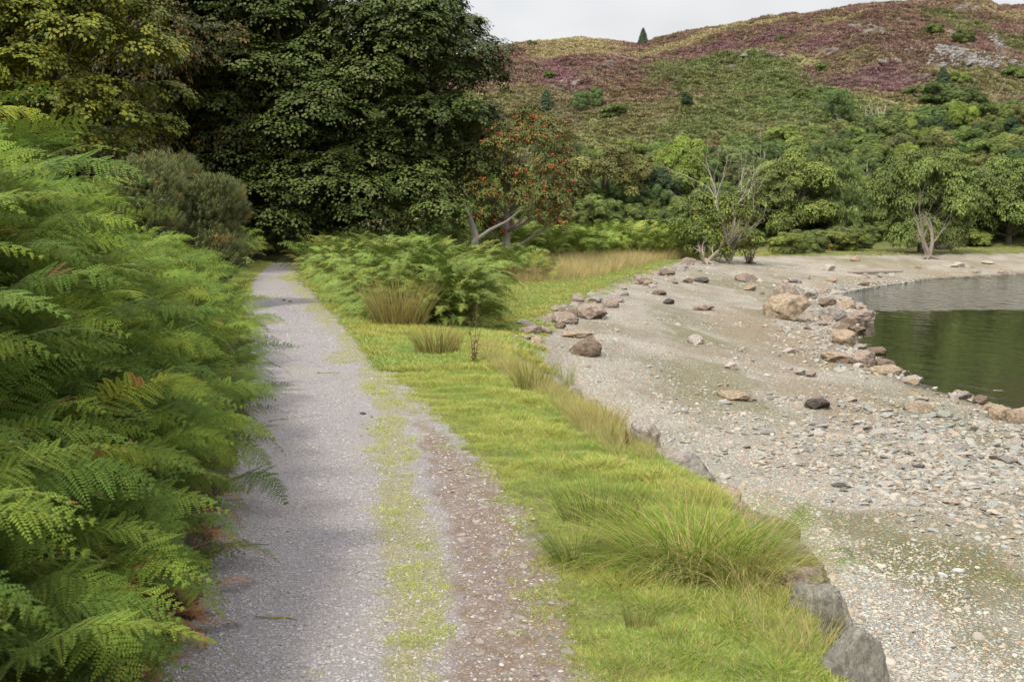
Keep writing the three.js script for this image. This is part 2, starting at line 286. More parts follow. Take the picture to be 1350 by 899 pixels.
// ---------------------------------------------------------------- terrain: one height field round the viewer, cut into path, verge, beach and hillside
{
  const rings = [0.25]; for (let r = 0.8; r < 760; r *= r < 60 ? 1.0135 : 1.018) rings.push(r);
  const ang = []; for (let a = -44; a < 44; a += 0.2) ang.push(a); for (let a = 44; a < 316; a += 4) ang.push(a);
  const A = ang.length, Rn = rings.length, pos = new Float32Array(A * Rn * 3), X = (i) => pos[i * 3], D = (i) => -pos[i * 3 + 2];
  for (let r = 0; r < Rn; r++) for (let a = 0; a < A; a++) {
    const t = ang[a] * Math.PI / 180, i = r * A + a, x = Math.sin(t) * rings[r], z = -Math.cos(t) * rings[r];
    pos[i * 3] = x; pos[i * 3 + 1] = H(x, z); pos[i * 3 + 2] = z;
  }
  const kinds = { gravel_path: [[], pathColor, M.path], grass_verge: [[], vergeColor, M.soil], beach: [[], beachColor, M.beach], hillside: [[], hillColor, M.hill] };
  const cls = (x, d) => d > 116 ? 'hillside' : x > vergeR(d) && d > -40 ? 'beach' : x > ragL(d) && x < ragR(d) ? 'gravel_path' : 'grass_verge';
  for (let r = 0; r < Rn - 1; r++) for (let a = 0; a < A; a++) {
    const i = r * A + a, j = r * A + (a + 1) % A, k = i + A, l = j + A;
    kinds[cls((X(i) + X(l)) / 2, (D(i) + D(l)) / 2)][0].push(i, j, k, j, l, k);
  }
  for (const [name, [idx, col, mat]] of Object.entries(kinds)) {
    const map = new Map(), p = [], c = [], uv = [], id = [];
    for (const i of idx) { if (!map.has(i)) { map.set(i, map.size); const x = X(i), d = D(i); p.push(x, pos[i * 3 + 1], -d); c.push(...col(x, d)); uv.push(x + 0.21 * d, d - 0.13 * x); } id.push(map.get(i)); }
    const g = new THREE.BufferGeometry(); g.setAttribute('position', new THREE.Float32BufferAttribute(p, 3)); g.setAttribute('color', new THREE.Float32BufferAttribute(c, 3)); g.setAttribute('uv', new THREE.Float32BufferAttribute(uv, 2)); g.setIndex(id); g.computeVertexNormals();
    const m = mesh(name, g, mat);
    tag(m, { gravel_path: 'grey gravel footpath with a worn earth strip', grass_verge: 'grassy ground on both sides of the path', beach: 'dried-out stony lake shore sloping to the water', hillside: 'heather and bracken covered hillside' }[name], { gravel_path: 'path', grass_verge: 'ground', beach: 'beach', hillside: 'hillside' }[name], null, 'structure');
  }
}
const pathMesh = scene.getObjectByName('gravel_path');
console.log('terrain');

// ---------------------------------------------------------------- lake
{
  const S = 70, X0 = 5, D0 = 14, N = 1536, R = rngOf(5), waves = [];
  for (let i = 0; i < 16; i++) { const th = 0.35 + (R() - 0.5) * 1.9, wl = 0.22 * Math.pow(6, R()); waves.push([Math.cos(th) * 2 * Math.PI / wl, Math.sin(th) * 2 * Math.PI / wl, R() * 7, wl]); }
  const t = tex(N, (u, v) => {
    const x = X0 + u * S, d = D0 + v * S, st = fbm(x * 0.05, d * 0.35, 2), bd = 45 + 2.5 * st + 0.06 * (x - 20);
    let a = sst(bd - 1.2, bd + 2.5, d) * (1 - 0.85 * sst(70, 71.5, d + st) * sst(76, 74.5, d + st)) + 0.022 + 0.012 * st;
    const wob = 1.5 * n2(x * 0.3, d * 0.3); let h = 0; for (const w of waves) h += Math.sin(w[0] * x + w[1] * d + w[2] + wob) * w[3];
    h = 0.5 + h * 0.11 * a; return [h, h, h];
  });
  t.wrapS = t.wrapT = THREE.MirroredRepeatWrapping;
  const g = new THREE.PlaneGeometry(420, 190, 60, 40); g.rotateX(-Math.PI / 2); g.translate(214, WATER, -45);
  const p = g.attributes.position, uv = g.attributes.uv; for (let i = 0; i < p.count; i++) uv.setXY(i, (p.getX(i) - X0) / S, (-p.getZ(i) - D0) / S);
  const m = mesh('lake', g, new THREE.MeshPhysicalMaterial({ color: new THREE.Color(0.018, 0.021, 0.01), roughness: 0.06, ior: 1.33, bumpMap: t, bumpScale: 0.34 }));
  tag(m, 'dark green lake with a rippled silver band', 'lake', null, 'structure');
}
console.log('lake');

// ---------------------------------------------------------------- rocks
function rockGeo(seed, detail, cuts, rough) {
  const g0 = new THREE.IcosahedronGeometry(1, detail), R = rngOf(seed), planes = [];
  for (let i = 0; i < cuts; i++) { const n = nrm3([R() * 2 - 1, (R() * 2 - 1) * 0.9, R() * 2 - 1]); planes.push([n, 0.52 + 0.36 * R()]); }
  const p = g0.attributes.position, o = seed * 3.7;
  for (let i = 0; i < p.count; i++) {
    let v = [p.getX(i), p.getY(i), p.getZ(i)];
    for (const [n, dd] of planes) { const k = v[0] * n[0] + v[1] * n[1] + v[2] * n[2]; if (k > dd) v = add3(v, n, (dd - k) * 0.94); }
    const k = 1 + rough * (0.6 * n3(v[0] * 1.3 + o, v[1] * 1.3, v[2] * 1.3) + 0.3 * n3(v[0] * 3.5 + o, v[1] * 3.5, v[2] * 3.5) + 0.14 * n3(v[0] * 9, v[1] * 9 + o, v[2] * 9));
    p.setXYZ(i, v[0] * k, v[1] * k, v[2] * k);
  }
  const uv = g0.attributes.uv; for (let i = 0; i < p.count; i++) uv.setXY(i, 0, 0);
  g0.deleteAttribute('normal'); const g = mergeVertices(g0, 1e-4); g.computeVertexNormals();
  const out = g.toNonIndexed(), P = out.attributes.position, U = out.attributes.uv; if (detail <= 1) out.deleteAttribute('normal');
  for (let i = 0; i < P.count; i += 3) { // each face takes its uv along the axis that it faces
    const a = [0, 1, 2].map((k) => [P.getX(i + k), P.getY(i + k), P.getZ(i + k)]), n = crs(add3(a[1], a[0], -1), add3(a[2], a[0], -1)).map(Math.abs), ax = n[0] > n[1] && n[0] > n[2] ? 0 : n[1] > n[2] ? 1 : 2;
    for (let k = 0; k < 3; k++) U.setXY(i + k, a[k][(ax + 1) % 3] * 0.4 + ax * 0.31, a[k][(ax + 2) % 3] * 0.4 + seed * 0.17);
  }
  out.computeBoundingBox(); const b = out.boundingBox; out.translate(-(b.min.x + b.max.x) / 2, -(b.min.y + b.max.y) / 2, -(b.min.z + b.max.z) / 2); out.scale(2 / (b.max.x - b.min.x), 2 / (b.max.y - b.min.y), 2 / (b.max.z - b.min.z)); // unit half-size
  return out;
}
const bigRocks = [1, 2, 3, 4, 5, 6].map((s) => rockGeo(s, 12, 9, 0.16)), midRocks = [11, 12, 13, 14, 15, 16].map((s) => rockGeo(s, 4, 8, 0.2)), smallRocks = [21, 22, 23, 24, 25].map((s) => rockGeo(s, 1, 6, 0.15)), pebbles = [31, 32, 33].map((s) => rockGeo(s, 1, 4, 0.1));
const rockCols = { pink: [0.38, 0.31, 0.265], grey: [0.37, 0.34, 0.32], dark: [0.1, 0.085, 0.075], pale: [0.44, 0.41, 0.38], white: [0.56, 0.52, 0.47], tan: [0.42, 0.34, 0.25], slate: [0.24, 0.235, 0.21], green: [0.36, 0.38, 0.34], brown: [0.23, 0.175, 0.13] };
const rockMats = {}; for (const [k, c] of Object.entries(rockCols)) { rockMats[k] = M.rock.clone(); rockMats[k].color.setRGB(...c); }
const fineMats = new Map(); // the relief of the stone kept in proportion to its size
function sized(mat, size) {
  if (size > 0.45) return mat; const b = size < 0.05 ? 0.0015 : size < 0.14 ? 0.005 : 0.014, key = mat.uuid + b;
  if (!fineMats.has(key)) { const m = mat.clone(); m.bumpScale = b; fineMats.set(key, m); } return fineMats.get(key);
}
function placeRock(name, geo, mat, c, half, turn, label, group) {
  const m = mesh(name, geo, sized(mat, half[0])); m.position.copy(c); m.scale.set(half[0], half[1], half[2]); m.rotation.set(turn[0], turn[1], turn[2]);
  return tag(m, label, /stone|slate/.test(name) ? 'stone' : 'boulder', group);
}
const RR = rngOf(77);
// [px centre, py base, width px, height px, colour, label]
for (const [px, py, w, h, c, label] of [
  [780, 421, 42, 20, 'pink', 'rounded pinkish boulder at grass edge of the beach, largest of its scatter'],
  [806, 407, 22, 12, 'pink', 'small pinkish boulder touching the rounded boulder by the grass'],
  [745, 428, 36, 17, 'pink', 'wedge-shaped pinkish rock in the stones below the grass'],
  [702, 443, 28, 14, 'pink', 'low pinkish rock beside grass tuft at beach top'],
  [773, 471, 42, 25, 'brown', 'lone split boulder with dark underside on open sand'],
  [762, 446, 44, 9, 'tan', 'flat brown slab lying behind the lone dark boulder'],
  [929, 410, 28, 8, 'pink', 'oblong brown rock alone on the upper beach'],
  [986, 373, 30, 13, 'pink', 'smooth brown boulder on upper beach below the dead tree'],
  [989, 384, 18, 8, 'tan', 'small angular rock just below smooth brown boulder'],
  [1036, 402, 36, 30, 'pink', 'upright square-cut block standing at the back of the boulder pile'],
  [1040, 422, 62, 34, 'tan', 'large cracked boulder with layered flank in the lakeside pile'],
  [1066, 397, 28, 20, 'pale', 'pale boulder beside the square-cut block'],
  [1071, 408, 22, 14, 'white', 'whitish angular stone wedged in the lakeside pile'],
  [1093, 406, 24, 13, 'brown', 'dark rounded rock at the back of the lakeside pile'],
  [1100, 424, 34, 22, 'grey', 'smooth grey boulder at front of the lakeside pile'],
  [1117, 408, 26, 12, 'tan', 'tan boulder in the pile where rocks meet the water'],
  [1120, 433, 24, 14, 'brown', 'brown rock under the smooth grey boulder'],
  [1138, 428, 38, 20, 'pink', 'broad wet-edged boulder at the point running into the lake'],
  [1133, 440, 24, 10, 'brown', 'low brown rock at the water below the point'],
  [1117, 458, 36, 24, 'tan', 'yellowish tilted boulder at the water edge'],
  [1104, 479, 38, 15, 'tan', 'long tan boulder resting on the gravel near the lake'],
  [1142, 485, 32, 24, 'pink', 'humped brown boulder among the shore rocks'],
  [1157, 469, 28, 11, 'brown', 'flat boulder lying half in the lake'],
  [1170, 496, 44, 14, 'tan', 'low ridge of brown rock along the waterline'],
  [1168, 488, 30, 14, 'brown', 'brown boulder behind the low waterline ridge'],
  [1124, 470, 20, 10, 'white', 'pale stone between the two tan boulders'],
  [1133, 486, 14, 7, 'white', 'white stone at foot of the humped boulder'],
  [1260, 533, 12, 16, 'white', 'upright white stone at the water edge'],
  [1318, 529, 36, 14, 'tan', 'rounded ochre boulder standing in shallow water'],
  [1296, 535, 20, 14, 'brown', 'brown boulder next to the upright white stone'],
  [1322, 554, 32, 18, 'tan', 'long smooth boulder on the water edge'],
  [1345, 560, 26, 20, 'tan', 'blocky boulder beside the long smooth one'],
  [1247, 606, 5, 3, 'slate', 'tiny dark stone on the flats'],
  [1248, 552, 22, 10, 'green', 'greenish-white oval stone on muddy flats'],
  [965, 488, 18, 11, 'white', 'chalky white stone alone on the mud'],
  [918, 455, 22, 14, 'white', 'knobbly white rock on the upper flats'],
  [1041, 467, 18, 8, 'white', 'white stone on the brown mud toward the lake'],
  [1056, 495, 14, 9, 'pale', 'pale stone paired with a darker one'],
  [1070, 498, 14, 11, 'pink', 'brown stone beside a pale one on the mud'],
  [1080, 540, 34, 14, 'dark', 'jagged dark slate slab above the rubble'],
  [970, 528, 44, 12, 'tan', 'flat sandy-coloured slab sunk in the flats'],
  [1216, 545, 40, 14, 'tan', 'broad tan slab bedded in the mud near water'],
  [1205, 508, 22, 8, 'tan', 'half-buried tan rock at the lake margin'],
  [882, 402, 16, 8, 'dark', 'small dark stone on upper beach'],
  [870, 390, 20, 7, 'brown', 'low brown stone near the small dark stone'],
  [907, 350, 24, 10, 'pink', 'pink rock at corner of the straw grass'],
  [926, 374, 20, 8, 'dark', 'dark slab at the top of the beach'],
  [908, 374, 14, 8, 'brown', 'brown stone next to the dark slab'],
  [1245, 330, 22, 9, 'brown', 'dark driftwood-like rock beside the dead snag'],
  [1095, 357, 16, 9, 'white', 'pale rock on far shore of the bay'],
  [1128, 345, 14, 7, 'tan', 'reddish stone on the far shore'],
  [1265, 354, 18, 8, 'white', 'pale boulder on the far shore below the snag'],
  [1305, 350, 16, 6, 'white', 'flat pale stone on the far shore'],
]) {
  const p = cast(px, py - 1); if (!p) continue;
  const D = -p.z, k = D / F, hw = w * k / 2, hh = h * k * 0.62, big = w > 18;
  placeRock(w > 16 ? 'boulder' : 'stone', big ? bigRocks[Math.floor(RR() * 6)] : midRocks[Math.floor(RR() * 6)], rockMats[c], p.add(V(0, hh * 0.52, -hw * 0.5)), [hw * 1.05, hh, hw * (0.7 + 0.3 * RR())], [(RR() - 0.5) * 0.3, (RR() - 0.5) * 0.9, (RR() - 0.5) * 0.25], label);
}
// stones strewn along the grass edge, alike
for (let i = 0; i < 74; i++) {
  const t = RR(), px = lerp(655, 900, t) + (RR() - 0.5) * 36, py = lerp(462, 352, Math.pow(t, 0.75)) + (RR() - 0.3) * lerp(30, 14, t);
  const p = cast(px, py); if (!p) continue; const k = -p.z / F, w = (5 + 15 * RR() * RR()) * k * 0.9, col = ['pink', 'grey', 'pink', 'pale', 'tan', 'brown', 'grey'][Math.floor(RR() * 7)];
  placeRock('stone', midRocks[i % 6], rockMats[col], p.add(V(0, w * 0.2, 0)), [w, w * 0.5, w * 0.8], [RR() * 0.4, RR() * 6, RR() * 0.4], 'small weathered stone strewn along the grass edge of the beach', 'stones along the grass edge');
}
// shore stones near the waterline
for (let i = 0; i < 60; i++) {
  const d = lerp(19, 80, Math.pow(RR(), 1.4)), x = waterX(d) - 0.1 - 1.6 * RR() * RR() - (d > 55 ? RR() * 4 : 0), w = (0.05 + 0.12 * RR()) * (1 + d * 0.022), col = ['tan', 'pale', 'white', 'brown', 'grey', 'pink'][Math.floor(RR() * 6)];
  placeRock('stone', midRocks[i % 6], rockMats[col], ground(x, -d, w * 0.2), [w, w * 0.5, w * 0.8], [RR() * 0.4, RR() * 6, RR() * 0.4], 'stone lying along the waterline of the lake', 'stones along the waterline');
}
// flat slate rubble: the stones that show, each on its own
{
  const cols = [[0.42, 0.4, 0.36], [0.34, 0.36, 0.35], [0.5, 0.45, 0.38], [0.4, 0.42, 0.4], [0.3, 0.28, 0.26], [0.46, 0.38, 0.31], [0.52, 0.5, 0.47]].map((c) => { const m = M.rock.clone(); m.color.setRGB(...c); return m; });
  let n = 0; const R = rngOf(401);
  while (n < 250) {
    const px = 900 + R() * 480, py = 520 + R() * 180, c = 612 - (1350 - px) * 0.12;
    const q = Math.abs(py - c) / (78 - (1350 - px) * 0.07); if (R() > Math.exp(-q * q * 2.2) || R() > sst(960, 1240, px) + 0.05) continue;
    const p = cast(px, py); if (!p || p.x < vergeR(-p.z) + 0.6) continue; const k = -p.z / F, w = (4.5 + 13 * R() * R()) * k;
    placeRock('slate_stone', midRocks[n % 6], cols[Math.floor(R() * cols.length)], p.add(V(0, w * 0.13, 0)), [w, w * (0.2 + 0.2 * R()), w * (0.55 + 0.35 * R())], [(R() - 0.5) * 0.7, R() * 6, (R() - 0.5) * 0.7], 'flat slate stone in the rubble patch on the beach', 'slate rubble on the beach'); n++;
  }
}
// single stones lying about on the flats
for (let i = 0; i < 130; i++) {
  const px = 700 + RR() * 640, py = 345 + RR() * 500, p = cast(px, py); if (!p || p.x < vergeR(-p.z) + 0.8 || p.x > waterX(-p.z) - 0.2) continue;
  const w = (2.5 + 5 * RR() * RR()) * -p.z / F, col = ['pale', 'white', 'tan', 'grey', 'slate', 'pink', 'brown'][Math.floor(RR() * 7)];
  placeRock('stone', midRocks[i % 6], rockMats[col], p.add(V(0, w * 0.15, 0)), [w, w * 0.42, w * 0.75], [RR() * 0.4, RR() * 6, RR() * 0.4], 'small loose stone lying alone on the silt of the beach', 'single stones on the flats');
}
// stones holding the edge of the verge
for (const [px, py, half, c, turn, label] of [
  [1124, 896, [0.125, 0.22, 0.16], 'slate', [0.1, 0.5, -0.1], 'big dark boulder at the bank foot, beside the paler one'],
  [1096, 905, [0.11, 0.17, 0.14], 'grey', [0.3, 0.9, 0.5], 'grey lichened boulder leaning on the big dark one'],
  [1074, 815, [0.1, 0.17, 0.13], 'slate', [0, 1.5, 0.2], 'dark boulder under the grass tussock at bank edge'],
  [1055, 775, [0.1, 0.14, 0.13], 'pink', [0.2, 2.2, 0.1], 'brownish boulder with flat top under the overhanging grass'],
  [852, 578, [0.1, 0.16, 0.14], 'grey', [0.2, 0.4, 0.3], 'white-flecked boulder in the bank edge by brown sorrel'],
]) {
  const r = ray(px, py), q = [r[0], r[2]], d0 = vergeR(5); let t = 3; while (t < 20 && r[0] * t - vergeR(-r[2] * t) < 0.1) t += 0.02; // where the sight line leaves the verge
  placeRock('boulder', bigRocks[Math.floor(px) % 6], rockMats[c], V(r[0] * t, EYE + r[1] * t - half[1] * 0.05, r[2] * t), half, turn, label);
}
for (let i = 0; i < 26; i++) {
  const d = 4.6 + i * 0.32 + RR() * 0.12, x = vergeR(d) + 0.1 + RR() * 0.1, w = 0.15 + RR() * 0.14;
  placeRock('boulder', bigRocks[i % 6], rockMats[['slate', 'brown', 'grey', 'dark', 'pink'][i % 5]], V(x + 0.05, -0.2 - RR() * 0.16, -d), [w, w * (0.7 + RR() * 0.4), w], [RR(), RR() * 6, RR()], 'rough stone set in the low bank edge under the grass', 'stones of the bank edge');
}
// pebbles and gravel too many to count
{
  const R = rngOf(55), lists = [[], [], []];
  const put = (x, d, w, c, flat = 0.5) => lists[Math.floor(R() * 3)].push({ p: ground(x, -d, w * flat * 0.2), s: V(w, w * flat, w * (0.6 + 0.4 * R())), rx: (R() - 0.5) * 0.8, ry: R() * 6, rz: (R() - 0.5) * 0.8, c });
  const tone = () => { const k = 0.6 + 0.45 * R(), t = R(); return t < 0.25 ? mul([0.38, 0.39, 0.37], k) : t < 0.45 ? mul([0.42, 0.345, 0.26], k) : t < 0.6 ? mul([0.26, 0.235, 0.2], k) : mul([0.46, 0.41, 0.34], k); };
  for (let i = 0; i < 70000; i++) {
    const d = 4.6 * Math.pow(80 / 4.6, Math.pow(R(), 1.2)), x = vergeR(d) + 0.3 + R() * Math.min(waterX(d) - vergeR(d), 0.5 * d - vergeR(d));
    const dens = 0.3 + 1.3 * fbm(x * 0.4, d * 0.3 + 20, 3) + (x - vergeR(d) < 2 && d < 12 ? 0.4 : 0); if (R() > dens - 0.05) continue;
    const px = CX + x / d * F, w = (0.004 + 0.011 * R() * R() + (R() < 0.03 ? 0.03 * R() * R() : 0)) * (1 + d * 0.05); put(x, d, w, tone());
  }
  for (let i = 0; i < 9000; i++) { // rubble filling
    const px = 860 + R() * 540, c = 612 - (1350 - px) * 0.12, py = c + (R() + R() + R() - 1.5) * (98 - (1350 - px) * 0.09); if (R() > sst(960, 1260, px) + 0.08 + 0.9 * fbm(px * 0.02, py * 0.04, 2)) continue; const p = cast(px, py); if (!p || p.x < vergeR(-p.z) + 0.5) continue;
    put(p.x, -p.z, (0.02 + 0.05 * R() * R()), mul(tone(), 0.78), 0.35);
  }
  for (let i = 0; i < 3500; i++) { const d = 24 + 45 * R(), x = waterX(d) - 3 * R() * R() - 0.1; put(x, d, 0.03 + 0.09 * R() * R(), mul(tone(), 0.8)); }
  lists.forEach((l, i) => tag(copies('pebbles', pebbles[i], M.stone, l), 'loose pebbles and slate chips covering the beach', 'pebbles', null, 'stuff'));
  const gl = [[], [], []];
  for (let i = 0; i < 13000; i++) {
    const d = 3.2 * Math.pow(9, R()), x = lerp(pathL(d), pathR(d), R()), dm = dirtMask(x, d), w = (0.003 + 0.006 * R() * R()) * (1 + d * 0.05); if (dm > 0.3 && R() < 0.8) continue;
    const k = 0.5 + 0.75 * R(); gl[i % 3].push({ p: ground(x, -d, w * 0.15), s: V(w, w * 0.5, w * 0.8), ry: R() * 6, rx: R() * 0.5, c: [0.36 * k, 0.34 * k, 0.345 * k] });
  }
  for (let i = 0; i < 1500; i++) { const d = 3.6 + 5.5 * R(), x = pathR(d) - 0.25 + (R() + R() - 1) * 0.34; if (dirtMask(x, d) < 0.25) continue; const w = 0.004 + 0.012 * R() * R(), k = 0.6 + 0.6 * R(); gl[i % 3].push({ p: ground(x, -d, w * 0.12), s: V(w, w * 0.4, w * 0.7), ry: R() * 6, c: [0.36 * k, 0.325 * k, 0.295 * k] }); }
  gl.forEach((l, i) => copies('gravel', pebbles[i], M.stone, l, pathMesh));
  // flat pale stones bedded in the worn strip, each a piece of the path
  const flats = [[0.42, 0.385, 0.35], [0.36, 0.33, 0.31], [0.31, 0.285, 0.275]].map((c) => { const m = M.rock.clone(); m.color.setRGB(...c); return m; });
  for (let i = 0, n = 0; i < 900 && n < 150; i++) {
    const d = 3.7 + 4 * R(), x = pathR(d) - 0.25 + (R() + R() - 1) * 0.28; if (dirtMask(x, d) < 0.4) continue; const w = 0.014 + 0.026 * R() * R();
    const m = mesh('stone', smallRocks[i % 5], sized(flats[i % 3], 0.02), pathMesh); m.position.copy(ground(x, -d, 0.001)); m.scale.set(w, w * 0.3, w * 0.65); m.rotation.set((R() - 0.5) * 0.3, R() * 6, (R() - 0.5) * 0.3); n++;
  }
  for (const [px, py, s] of [[478, 546, 0.035], [374, 396, 0.05], [382, 398, 0.05], [420, 492, 0.02], [490, 550, 0.015], [484, 566, 0.012], [500, 568, 0.01]]) { const p = cast(px, py); const m = mesh('clod', midRocks[0], sized(rockMats.dark, 0.02), pathMesh); m.position.copy(p); m.scale.set(s, s * 0.6, s * 0.7); }
}
console.log('rocks');

// ---------------------------------------------------------------- bracken fronds
const FG = [0.132, 0.205, 0.036];
function frondGeo(seed, { stipe = 0.65, L = 0.95, W = 0.36, n = 20, lean = 0.25, bend = 1.35, step = 0.0115, base = FG, stem = [0.2, 0.22, 0.05], twist = 0 }) {
  const R = rngOf(seed), S = new Soup(), path = []; let y = 0, z = 0, x = 0, tot = stipe + L; const N = 40, sway = (R() - 0.5) * 0.25;
  for (let i = 0; i <= N; i++) { const s = i / N * tot, u = clamp((s - stipe * 0.82) / (tot - stipe * 0.82)), phi = lean + bend * Math.pow(u, 1.05); path.push([x, y, z, phi]); const ds = tot / N; y += Math.cos(phi) * ds; z += Math.sin(phi) * ds; x += sway * u * ds; }
  const at = (s) => { const q = clamp(s / tot) * N, i = Math.min(N - 1, Math.floor(q)), f = q - i, a = path[i], b = path[i + 1]; return [lerp(a[0], b[0], f), lerp(a[1], b[1], f), lerp(a[2], b[2], f), lerp(a[3], b[3], f)]; };
  const st = []; for (let i = 0; i <= 10; i++) { const p = at(i / 10 * tot); st.push([p[0], p[1], p[2], lerp(0.0045, 0.001, i / 10)]); } tube(S, st, 3, stem);
  for (let i = 0; i < n; i++) {
    const t = Math.pow((i + 0.3) / n, 0.92), P = at(stipe + t * L), T = [0, Math.cos(P[3]), Math.sin(P[3])], Nn = [0, Math.sin(P[3]), -Math.cos(P[3])]; // Nn: upper side of the blade
    for (const sd of [-1, 1]) {
      const len = W * Math.pow(1 - t, 0.75) * (0.68 + 0.42 * R()) * (i === 0 ? 0.9 : 1), al = 0.3 + 0.35 * t + (R() - 0.5) * 0.15; if (len < 0.012) continue;
      const tw = twist * (0.3 + 0.7 * t) + (R() - 0.5) * 0.2, X = add3([Math.cos(tw), 0, 0], Nn, Math.sin(tw)), N2 = crs(T, X), up = N2[0] * Nn[0] + N2[1] * Nn[1] + N2[2] * Nn[2] < 0 ? mul(N2, -1) : N2;
      const dir = nrm3(add3(add3(mul(X, sd * Math.cos(al)), T, Math.sin(al)), up, 0.05 + (R() - 0.5) * 0.16)), lat = nrm3(crs(dir, up)), droop = 0.02 + 0.42 * R() * R();
      if (R() < 0.04) continue; const cc = R() < 0.015 ? [0.18, 0.125, 0.045] : mul(base, 0.75 + 0.5 * R()), yel = R() * 0.35; const col = [cc[0] * (1 + yel * 0.5), cc[1], cc[2]];
      const pos = (u) => { const p = add3(add3([P[0], P[1], P[2]], dir, len * u), Nn, -len * 0.06 * u * u); p[1] -= len * droop * u * u; return p; };
      const m = Math.max(3, Math.round(len / step));
      S.tri(add3(P, lat, 0.0012), add3(P, lat, -0.0012), pos(1), col);
      for (let j = 0; j < m; j++) {
        const u = (j + 0.5) / m, q = pos(u), ql = Math.min(0.045, len * 0.17 + 0.007) * Math.pow(1 - u, 0.55) * (0.85 + 0.3 * R()), wd = step * 0.6;
        const tn = nrm3(add3(dir, [0, -1, 0], droop * u));
        for (const e of [-1, 1]) {
          const dv = nrm3(add3(add3(mul(lat, e), tn, 0.35), Nn, -0.15 + (R() - 0.5) * 0.25)), a = add3(q, tn, -wd * 0.5), tip = add3(q, dv, ql), mid = add3(q, dv, ql * 0.42), ccc = mul(col, 0.88 + 0.24 * R());
          S.quad(q, add3(mid, tn, wd * 0.75), tip, add3(mid, tn, -wd * 0.75), ccc);
        }
      }
    }
  }
  return S.geo();
}
const fernNear = [0, 1, 2, 3, 4, 5, 6, 7].map((i) => frondGeo(100 + i, { L: 0.58 + 0.03 * i, W: 0.2 + 0.022 * (i % 4), lean: 0.06 + 0.06 * (i % 3), twist: [-0.7, 0.5, 0.2, 0.8, -0.3, -0.9, 0, 0.6][i], bend: 1.5 + 0.22 * (i % 5), stipe: 1.25 + 0.05 * (i % 4), n: 17 + i % 4, step: 0.0115 }));
const fernMid = [0, 1, 2, 3].map((i) => frondGeo(200 + i, { L: 0.6, W: 0.24, lean: 0.1 + 0.08 * i, bend: 1.3 + 0.25 * i, n: 12, step: 0.026, stipe: 1.4, twist: [0.5, -0.5, 0.2, -0.8][i] }));
const fernFar = [0, 1, 2].map((i) => frondGeo(300 + i, { L: 0.65, W: 0.3, lean: 0.15, bend: 1.3 + 0.3 * i, n: 9, step: 0.055, stipe: 0.8, twist: (i - 1) * 0.6 }));
const deadFern = [0, 1].map((i) => frondGeo(400 + i, { L: 0.7, W: 0.24, lean: 0.7, bend: 1.4, n: 12, step: 0.026, stipe: 0.25, base: [0.2, 0.095, 0.035], stem: [0.26, 0.15, 0.06] }));
console.log('fronds');
